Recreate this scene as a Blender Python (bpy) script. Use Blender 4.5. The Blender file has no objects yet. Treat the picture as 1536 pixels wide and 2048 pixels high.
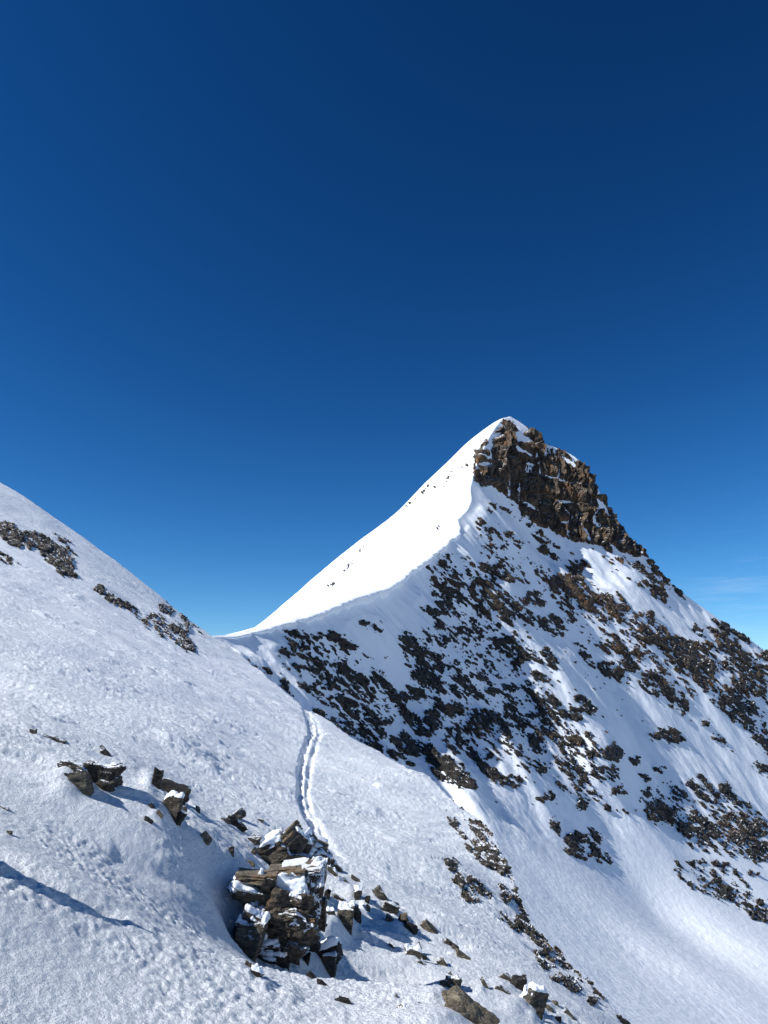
import bpy, math, random
import numpy as np
from mathutils import Matrix, Vector

# ------------------------------------------------------------------ camera, sky, sun, exposure
F, CX, CY, PITCH = 1500.0, 768.0, 1024.0, math.radians(14.0)
SUN_EL, SUN_AZ = 42.5, -107.5            # degrees; azimuth measured from the view direction, minus = left
SUN_STRENGTH, SKY_STRENGTH, EXPOSURE = 3.9, 0.15, 0.48
sc = bpy.context.scene
C = sc.collection
cam_data = bpy.data.cameras.new('camera')
cam = bpy.data.objects.new('camera', cam_data); C.objects.link(cam)
cam_data.sensor_fit = 'HORIZONTAL'; cam_data.sensor_width = 36.0
cam_data.lens = 36.0 * F / 1536.0
cam_data.clip_start = 0.1; cam_data.clip_end = 80000.0
cam.location = (0, 0, 0)
cam.rotation_euler = (math.pi / 2 + PITCH, 0, 0)
sc.camera = cam
sc.view_settings.view_transform = 'Standard'; sc.view_settings.look = 'None'
sc.view_settings.exposure = EXPOSURE; sc.view_settings.gamma = 1.0
sc.view_settings.use_curve_mapping = False
sc.cycles.max_bounces = 9; sc.cycles.diffuse_bounces = 8

world = bpy.data.worlds.new("World"); sc.world = world; world.use_nodes = True
wn, wl = world.node_tree.nodes, world.node_tree.links
bg = wn['Background']
sky = wn.new('ShaderNodeTexSky'); sky.sky_type = 'NISHITA'; sky.sun_disc = False
sky.sun_elevation = math.radians(SUN_EL); sky.sun_rotation = math.radians(SUN_AZ)
sky.altitude = 3200; sky.air_density = 1.0; sky.dust_density = 0.15; sky.ozone_density = 3.0
bg.inputs[1].default_value = SKY_STRENGTH
hs = wn.new('ShaderNodeHueSaturation'); hs.inputs['Saturation'].default_value = 1.10; hs.inputs['Hue'].default_value = 0.497      # the deep blue of high, dry air
gm = wn.new('ShaderNodeGamma'); gm.inputs[1].default_value = 1.66                # steeper fall-off towards the zenith, as at altitude
gk = wn.new('ShaderNodeMix'); gk.data_type = 'RGBA'; gk.blend_type = 'MULTIPLY'; gk.inputs['Factor'].default_value = 1; gk.inputs['B'].default_value = (0.262, 0.262, 0.262, 1)
wl.new(sky.outputs[0], gm.inputs[0]); wl.new(gm.outputs[0], gk.inputs['A']); wl.new(gk.outputs['Result'], hs.inputs['Color'])
# thin cirrus low in the sky over the right-hand ridge
wt = wn.new('ShaderNodeTexCoord'); wm = wn.new('ShaderNodeMapping'); wm.inputs['Scale'].default_value = (3, 3, 22); wm.inputs['Rotation'].default_value = (0.05, -0.04, 0)
wc = wn.new('ShaderNodeTexNoise'); wc.inputs['Scale'].default_value = 2.2; wc.inputs['Detail'].default_value = 6; wc.inputs['Roughness'].default_value = 0.6
wl.new(wt.outputs['Generated'], wm.inputs[0]); wl.new(wm.outputs[0], wc.inputs['Vector'])
wr = wn.new('ShaderNodeMapRange'); wr.inputs[1].default_value = 0.50; wr.inputs[2].default_value = 0.78; wr.inputs[4].default_value = 0.26
wl.new(wc.outputs['Fac'], wr.inputs[0])
wd = wn.new('ShaderNodeVectorMath'); wd.operation = 'DISTANCE'; wd.inputs[1].default_value = (0.455, 0.885, 0.09)
wl.new(wt.outputs['Generated'], wd.inputs[0])
wq = wn.new('ShaderNodeMapRange'); wq.inputs[1].default_value = 0.13; wq.inputs[2].default_value = 0.03; wq.inputs[3].default_value = 0; wq.inputs[4].default_value = 1
wl.new(wd.outputs['Value'], wq.inputs[0])
wf = wn.new('ShaderNodeMath'); wf.operation = 'MULTIPLY'; wl.new(wr.outputs[0], wf.inputs[0]); wl.new(wq.outputs[0], wf.inputs[1])
wx = wn.new('ShaderNodeMix'); wx.data_type = 'RGBA'; wx.inputs['B'].default_value = (4.6, 5.0, 5.6, 1)
va = wn.new('ShaderNodeVectorMath'); va.operation = 'MULTIPLY_ADD'; va.inputs[1].default_value = (0.075,) * 3; va.inputs[2].default_value = (1, 1, 1)
vd = wn.new('ShaderNodeVectorMath'); vd.operation = 'DIVIDE'                         # soft shoulder for the bright band over the horizon
wl.new(hs.outputs[0], va.inputs[0]); wl.new(hs.outputs[0], vd.inputs[0]); wl.new(va.outputs[0], vd.inputs[1])
wl.new(wf.outputs[0], wx.inputs['Factor']); wl.new(vd.outputs[0], wx.inputs['A']); wl.new(wx.outputs['Result'], bg.inputs[0])

sun_data = bpy.data.lights.new('sun', 'SUN')
sun = bpy.data.objects.new('sun', sun_data); C.objects.link(sun)
sun_data.energy = SUN_STRENGTH; sun_data.angle = math.radians(0.5); sun_data.color = (0.985, 0.98, 0.945)
_e, _a = math.radians(SUN_EL), math.radians(SUN_AZ)
SUN_DIR = Vector((math.sin(_a) * math.cos(_e), math.cos(_a) * math.cos(_e), math.sin(_e)))
sun.rotation_euler = SUN_DIR.to_track_quat('Z', 'Y').to_euler()

# ------------------------------------------------------------------ numeric helpers
def hash01(*ints, seed=0):
    h = np.full(np.broadcast(*ints).shape, (seed * 7919 + 1013) & 0xffffffff, np.uint32)
    for k, i in zip((73856093, 19349663, 83492791), ints):
        h = h ^ (i.astype(np.int64).astype(np.uint32) * np.uint32(k))
        h = (h ^ (h >> np.uint32(15))) * np.uint32(0x2c1b3c6d)
        h = (h ^ (h >> np.uint32(12))) * np.uint32(0x297a2d39)
    h = h ^ (h >> np.uint32(15))
    return h.astype(np.float32) / np.float32(4294967295.0)

def noise2(x, y, seed=0):
    x = np.asarray(x, np.float32); y = np.asarray(y, np.float32)
    xi = np.floor(x); yi = np.floor(y); fx = x - xi; fy = y - yi
    xi = xi.astype(np.int32); yi = yi.astype(np.int32)
    def g(dx, dy):
        a = hash01(xi + dx, yi + dy, seed=seed) * np.float32(2 * math.pi)
        return np.cos(a) * (fx - dx) + np.sin(a) * (fy - dy)
    u = fx * fx * fx * (fx * (fx * 6 - 15) + 10); v = fy * fy * fy * (fy * (fy * 6 - 15) + 10)
    a = g(0, 0); b = g(1, 0); c = g(0, 1); d = g(1, 1)
    return ((a + (b - a) * u) + ((c + (d - c) * u) - (a + (b - a) * u)) * v) * 1.5

def noise3(p, seed=0):
    p = np.asarray(p, np.float32)
    i = np.floor(p); f = p - i; i = i.astype(np.int32)
    w = f * f * f * (f * (f * 6 - 15) + 10)
    r = 0
    for dx in (0, 1):
        for dy in (0, 1):
            for dz in (0, 1):
                h = hash01(i[..., 0] + dx, i[..., 1] + dy, i[..., 2] + dz, seed=seed) * 2 - 1
                r = r + h * (w[..., 0] if dx else 1 - w[..., 0]) * (w[..., 1] if dy else 1 - w[..., 1]) * (w[..., 2] if dz else 1 - w[..., 2])
    return r

def fbm2(x, y, octaves=4, seed=0, gain=0.5):
    r = 0; a = 1.0
    for k in range(octaves):
        r = r + a * noise2(x * 2 ** k + 17.3 * k, y * 2 ** k - 9.1 * k, seed + k); a *= gain
    return r

def cells(x, y, seed=0):
    """tilted plates of a cellular pattern: (plate height -1..1, distance to the plate's border)"""
    x = np.asarray(x, np.float32); y = np.asarray(y, np.float32)
    xi = np.floor(x).astype(np.int32); yi = np.floor(y).astype(np.int32)
    best = np.full(x.shape, 9e9, np.float32); sec = best.copy(); hv = np.zeros_like(best)
    for dx in (-1, 0, 1):
        for dy in (-1, 0, 1):
            cx, cy = xi + dx, yi + dy
            px = cx + hash01(cx, cy, seed=seed); py = cy + hash01(cx, cy, seed=seed + 1)
            d = (px - x) ** 2 + (py - y) ** 2
            h = hash01(cx, cy, seed=seed + 2) * 2 - 1
            tx = hash01(cx, cy, seed=seed + 3) * 2 - 1; ty = hash01(cx, cy, seed=seed + 4) * 2 - 1
            val = h + 1.1 * (tx * (x - px) + ty * (y - py))
            n = d < best
            sec = np.where(n, best, np.minimum(sec, d)); hv = np.where(n, val, hv); best = np.where(n, d, best)
    return hv, np.sqrt(sec) - np.sqrt(best)

def smooth(a, b, x):
    t = np.clip((x - a) / (b - a), 0, 1); return t * t * (3 - 2 * t)

def rays(px, py):
    """direction (right, forward, up) of the sight line through a point of the survey photograph"""
    cx = np.asarray(px, float) - CX; cy = CY - np.asarray(py, float)
    return cx, F * math.cos(PITCH) - cy * math.sin(PITCH), F * math.sin(PITCH) + cy * math.cos(PITCH)

def at(px, py, depth):
    x, y, z = rays(px, py); k = np.asarray(depth, float) / y
    return np.stack([x * k, y * k, z * k], -1)

def survey(x, y, z):
    cy_f = y * math.cos(PITCH) + z * math.sin(PITCH); cy_u = -y * math.sin(PITCH) + z * math.cos(PITCH)
    cy_f = np.maximum(cy_f, 0.05)
    return CX + F * x / cy_f, CY - F * cy_u / cy_f

class Spline:                                   # thin-plate spline through scattered points
    def __init__(s, p, v, lam=1e-4):
        n = len(p); s.p = p
        K = s.k(((p[:, None] - p[None]) ** 2).sum(-1)) + lam * np.eye(n)
        Q = np.c_[np.ones(n), p]
        A = np.block([[K, Q], [Q.T, np.zeros((3, 3))]])
        s.w = np.linalg.solve(A, np.r_[v, np.zeros(3)])
    @staticmethod
    def k(d2): return 0.5 * d2 * np.log(d2 + 1e-12)
    def __call__(s, x, y):
        sh = x.shape; x = x.ravel().astype(np.float32); y = y.ravel().astype(np.float32)
        r = (s.w[-3] + s.w[-2] * x + s.w[-1] * y).astype(np.float32)
        for (a, b), w in zip(s.p.astype(np.float32), s.w[:-3].astype(np.float32)):
            d2 = (x - a) ** 2 + (y - b) ** 2
            r += w * np.float32(0.5) * d2 * np.log(d2 + np.float32(1e-12))
        return r.reshape(sh)

def line_dist(px, py, pts):
    """distance to a polyline, side (+ to the right when walking along it) and position 0..1 along it"""
    pts = np.asarray(pts, float); best = np.full(px.shape, 1e18); side = np.zeros(px.shape); pos = np.zeros(px.shape)
    L = np.r_[0, np.cumsum(np.hypot(*np.diff(pts, axis=0).T))]
    for k in range(len(pts) - 1):
        a, b = pts[k], pts[k + 1]; d = b - a; l2 = d @ d
        t = np.clip(((px - a[0]) * d[0] + (py - a[1]) * d[1]) / l2, 0, 1)
        qx = px - a[0] - t * d[0]; qy = py - a[1] - t * d[1]; dd = qx * qx + qy * qy
        n = dd < best
        best = np.where(n, dd, best)
        side = np.where(n, np.sign(d[1] * (px - a[0]) - d[0] * (py - a[1])), side)
        pos = np.where(n, (L[k] + t * (L[k + 1] - L[k])) / L[-1], pos)
    return np.sqrt(best), side, pos

# ------------------------------------------------------------------ object helpers
def link_mesh(name, verts, faces, mat, parent=None, flat=False):
    me = bpy.data.meshes.new(name)
    verts = np.asarray(verts, np.float32); faces = np.asarray(faces, np.int32)
    nv, nf, k = len(verts), len(faces), faces.shape[1]
    me.vertices.add(nv); me.vertices.foreach_set('co', verts.ravel())
    me.loops.add(nf * k); me.loops.foreach_set('vertex_index', faces.ravel())
    me.polygons.add(nf)
    me.polygons.foreach_set('loop_start', np.arange(nf, dtype=np.int32) * k)
    me.update(calc_edges=True)
    me.polygons.foreach_set('use_smooth', np.full(nf, not flat, bool))
    me.materials.append(mat)
    o = bpy.data.objects.new(name, me); C.objects.link(o)
    if parent: o.parent = parent
    return o

def tag(o, label, cat, group=None):
    o['label'] = label; o['category'] = cat
    if group: o['group'] = group
    return o

def thing(name, label, cat, loc, group=None):
    o = bpy.data.objects.new(name, None); C.objects.link(o); o.location = loc
    o.empty_display_size = 0.2
    return tag(o, label, cat, group)

def used(verts, faces):
    keep = np.unique(faces); m = np.full(len(verts), -1); m[keep] = np.arange(len(keep))
    return verts[keep], m[faces]

def grid_faces(nr, nc, ok=None):
    i = np.arange(nr * nc).reshape(nr, nc)
    f = np.stack([i[:-1, :-1], i[:-1, 1:], i[1:, 1:], i[1:, :-1]], -1).reshape(-1, 4)
    if ok is not None: f = f[ok.ravel()[f].all(1)]
    return f

# ------------------------------------------------------------------ materials
def nodes_of(name):
    m = bpy.data.materials.new(name); m.use_nodes = True
    nt = m.node_tree; return m, nt.nodes, nt.links, nt.nodes['Principled BSDF']

def add(n, kind, **kw):
    x = n.new(kind)
    for k, v in kw.items():
        if k.startswith('i_'): x.inputs[k[2:].replace('_', ' ')].default_value = v
        else: setattr(x, k, v)
    return x

def snow_material(name, scale, bump, dist, tint=(0.91, 0.93, 0.955)):
    m, n, l, b = nodes_of(name)
    tc = add(n, 'ShaderNodeTexCoord')
    b.inputs['Roughness'].default_value = 0.65
    b.inputs['Specular IOR Level'].default_value = 0.25
    big = add(n, 'ShaderNodeTexNoise', i_Scale=scale * 0.03, i_Detail=5.0, i_Roughness=0.6)
    l.new(tc.outputs['Object'], big.inputs['Vector'])
    ramp = add(n, 'ShaderNodeValToRGB')
    ramp.color_ramp.elements[0].position = 0.3; ramp.color_ramp.elements[1].position = 0.7
    ramp.color_ramp.elements[0].color = (tint[0] * .94, tint[1] * .95, tint[2] * .97, 1)
    ramp.color_ramp.elements[1].color = (*tint, 1)
    l.new(big.outputs['Fac'], ramp.inputs['Fac']); l.new(ramp.outputs['Color'], b.inputs['Base Color'])
    fine = add(n, 'ShaderNodeTexNoise', i_Scale=scale, i_Detail=6.0, i_Roughness=0.72)
    l.new(tc.outputs['Object'], fine.inputs['Vector'])
    bp = add(n, 'ShaderNodeBump', i_Strength=bump, i_Distance=dist)
    l.new(fine.outputs['Fac'], bp.inputs['Height']); l.new(bp.outputs['Normal'], b.inputs['Normal'])
    return m

def rock_material(name, dark, mid, light, rust, scale, snow=0.6, rust_amt=0.5, bump_d=0.05, lean=(0.0, 0.35, 0.0), squash=3.0):
    """bedded rock with rust stains and rime lying on its flat-lying faces"""
    m, n, l, b = nodes_of(name)
    tc = add(n, 'ShaderNodeTexCoord')
    mp = add(n, 'ShaderNodeMapping'); mp.inputs['Rotation'].default_value = lean
    mp.inputs['Scale'].default_value = (1, 1, squash)
    l.new(tc.outputs['Object'], mp.inputs['Vector'])
    n1 = add(n, 'ShaderNodeTexNoise', i_Scale=scale, i_Detail=9.0, i_Roughness=0.68)
    l.new(mp.outputs[0], n1.inputs['Vector'])
    ramp = add(n, 'ShaderNodeValToRGB'); e = ramp.color_ramp.elements
    e[0].position = 0.30; e[0].color = (*dark, 1); e[1].position = 0.74; e[1].color = (*light, 1)
    q = e.new(0.5); q.color = (*mid, 1)
    l.new(n1.outputs['Fac'], ramp.inputs['Fac'])
    n2 = add(n, 'ShaderNodeTexNoise', i_Scale=scale * 0.45, i_Detail=6.0, i_Roughness=0.6)
    l.new(tc.outputs['Object'], n2.inputs['Vector'])
    rr = add(n, 'ShaderNodeMapRange'); rr.inputs[1].default_value = 0.62 - 0.2 * rust_amt; rr.inputs[2].default_value = 0.80 - 0.15 * rust_amt
    rr.inputs[3].default_value = 0.0; rr.inputs[4].default_value = 0.85
    l.new(n2.outputs['Fac'], rr.inputs[0])
    mx = add(n, 'ShaderNodeMix', data_type='RGBA'); mx.inputs['B'].default_value = (*rust, 1)
    l.new(rr.outputs[0], mx.inputs['Factor']); l.new(ramp.outputs['Color'], mx.inputs['A'])
    vo = add(n, 'ShaderNodeTexVoronoi', feature='DISTANCE_TO_EDGE', i_Scale=scale * 1.3)
    l.new(mp.outputs[0], vo.inputs['Vector'])
    cr = add(n, 'ShaderNodeMapRange'); cr.inputs[1].default_value = 0.0; cr.inputs[2].default_value = 0.06
    l.new(vo.outputs['Distance'], cr.inputs[0])
    hsum = add(n, 'ShaderNodeMath', operation='MULTIPLY_ADD'); hsum.inputs[1].default_value = 0.35
    l.new(cr.outputs[0], hsum.inputs[0]); l.new(n1.outputs['Fac'], hsum.inputs[2])
    bp = add(n, 'ShaderNodeBump', i_Strength=0.9, i_Distance=bump_d)
    l.new(hsum.outputs[0], bp.inputs['Height'])
    # rime on up-facing faces
    geo = add(n, 'ShaderNodeNewGeometry'); sx = add(n, 'ShaderNodeSeparateXYZ')
    l.new(geo.outputs['Normal'], sx.inputs[0])
    n3 = add(n, 'ShaderNodeTexNoise', i_Scale=scale * 1.1, i_Detail=7.0, i_Roughness=0.7)
    l.new(tc.outputs['Object'], n3.inputs['Vector'])
    ma = add(n, 'ShaderNodeMath', operation='MULTIPLY_ADD'); ma.inputs[1].default_value = 1.5
    l.new(n3.outputs['Fac'], ma.inputs[0]); l.new(sx.outputs['Z'], ma.inputs[2])
    sr = add(n, 'ShaderNodeMapRange'); t = 2.15 - snow
    sr.inputs[1].default_value = t; sr.inputs[2].default_value = t + 0.07
    l.new(ma.outputs[0], sr.inputs[0])
    m2 = add(n, 'ShaderNodeMix', data_type='RGBA'); m2.inputs['B'].default_value = (0.86, 0.885, 0.92, 1)
    l.new(sr.outputs[0], m2.inputs['Factor']); l.new(mx.outputs['Result'], m2.inputs['A'])
    l.new(m2.outputs['Result'], b.inputs['Base Color'])
    b.inputs['Roughness'].default_value = 0.8; b.inputs['Specular IOR Level'].default_value = 0.3
    l.new(bp.outputs['Normal'], b.inputs['Normal'])
    return m

M_SNOW = snow_material('wind_crusted_snow', 17.0, 1.0, 0.05)
M_FAR_SNOW = snow_material('smooth_face_snow', 1.3, 0.55, 0.25)
M_CAP = snow_material('snow_cap_snow', 60.0, 0.5, 0.006)
K = dict(
    dark=rock_material('dark_grey_face_rock', (0.009, 0.008, 0.007), (0.030, 0.026, 0.022), (0.105, 0.092, 0.072), (0.09, 0.055, 0.03), 0.6, 0.40, 0.2, 0.12),
    brown=rock_material('brown_face_rock', (0.011, 0.008, 0.006), (0.042, 0.031, 0.022), (0.14, 0.105, 0.07), (0.17, 0.085, 0.035), 0.6, 0.43, 0.5, 0.12),
    cliff=rock_material('banded_cliff_rock', (0.012, 0.009, 0.006), (0.062, 0.044, 0.029), (0.19, 0.14, 0.095), (0.19, 0.085, 0.03), 0.40, 0.50, 0.5, 0.25, (0, 0, 0), 0.45),
    slope=rock_material('slope_outcrop_rock', (0.013, 0.012, 0.010), (0.05, 0.042, 0.032), (0.13, 0.11, 0.08), (0.15, 0.085, 0.035), 3.0, 0.42, 0.35, 0.03),
    near=rock_material('grey_schist', (0.024, 0.021, 0.018), (0.088, 0.078, 0.060), (0.23, 0.20, 0.15), (0.16, 0.09, 0.04), 11.0, 0.62, 0.3, 0.02),
    tan=rock_material('tan_schist', (0.045, 0.037, 0.027), (0.16, 0.133, 0.095), (0.33, 0.28, 0.20), (0.20, 0.10, 0.04), 11.0, 0.12, 0.5, 0.02),
    black=rock_material('black_shaded_rock', (0.008, 0.008, 0.007), (0.024, 0.022, 0.020), (0.08, 0.072, 0.06), (0.06, 0.04, 0.02), 11.0, 0.3, 0.15, 0.02),
    slopeb=rock_material('snow_streaked_rock', (0.012, 0.011, 0.010), (0.045, 0.038, 0.030), (0.12, 0.10, 0.075), (0.10, 0.06, 0.03), 11.0, 0.7, 0.2, 0.02),
    plastered=rock_material('rime_plastered_rock', (0.014, 0.013, 0.012), (0.05, 0.042, 0.034), (0.12, 0.10, 0.08), (0.10, 0.06, 0.03), 11.0, 1.25, 0.2, 0.02),
    rubble=rock_material('rusty_rubble_rock', (0.020, 0.017, 0.013), (0.082, 0.066, 0.048), (0.24, 0.20, 0.15), (0.15, 0.07, 0.03), 16.0, 0.3, 0.3, 0.03),
)

# ------------------------------------------------------------------ terrains on polar grids (fine close by, coarse far away)
class Terrain:
    def __init__(s, az, r):
        s.az, s.r = az, r
        s.A, s.R = np.meshgrid(az, r)
        s.X = (s.R * np.sin(s.A)).astype(np.float32); s.Y = (s.R * np.cos(s.A)).astype(np.float32)
        s.Z = None
    def finish(s):
        s.E = np.maximum.accumulate(s.Z / s.R, axis=0)
    def hit(s, px, py):
        """first point of the ground along a sight line; nan where the line passes over it"""
        px = np.asarray(px, float); py = np.asarray(py, float)
        x, y, z = rays(px, py); h = np.hypot(x, y); te = z / h; az = np.arctan2(x, y)
        c = np.interp(az, s.az, np.arange(len(s.az)))
        def col(ci):
            lo = np.zeros(px.shape, int); hi = np.full(px.shape, len(s.r) - 1)
            for _ in range(12):
                mid = (lo + hi) // 2; up = s.E[mid, ci] >= te
                hi = np.where(up, mid, hi); lo = np.where(up, lo, mid)
            e0 = s.E[lo, ci]; e1 = s.E[hi, ci]
            t = np.clip((te - e0) / np.maximum(e1 - e0, 1e-7), 0, 1)
            r = s.r[lo] + t * (s.r[hi] - s.r[lo])
            return np.where(s.E[-1, ci] >= te, r, np.nan)
        c0 = np.clip(np.floor(c).astype(int), 0, len(s.az) - 2); f = c - c0
        r0, r1 = col(c0), col(c0 + 1)
        r = np.where(np.isnan(r0), r1, np.where(np.isnan(r1), r0, r0 + f * (r1 - r0)))
        return np.stack([r * np.sin(az), r * np.cos(az), r * te], -1)

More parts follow.
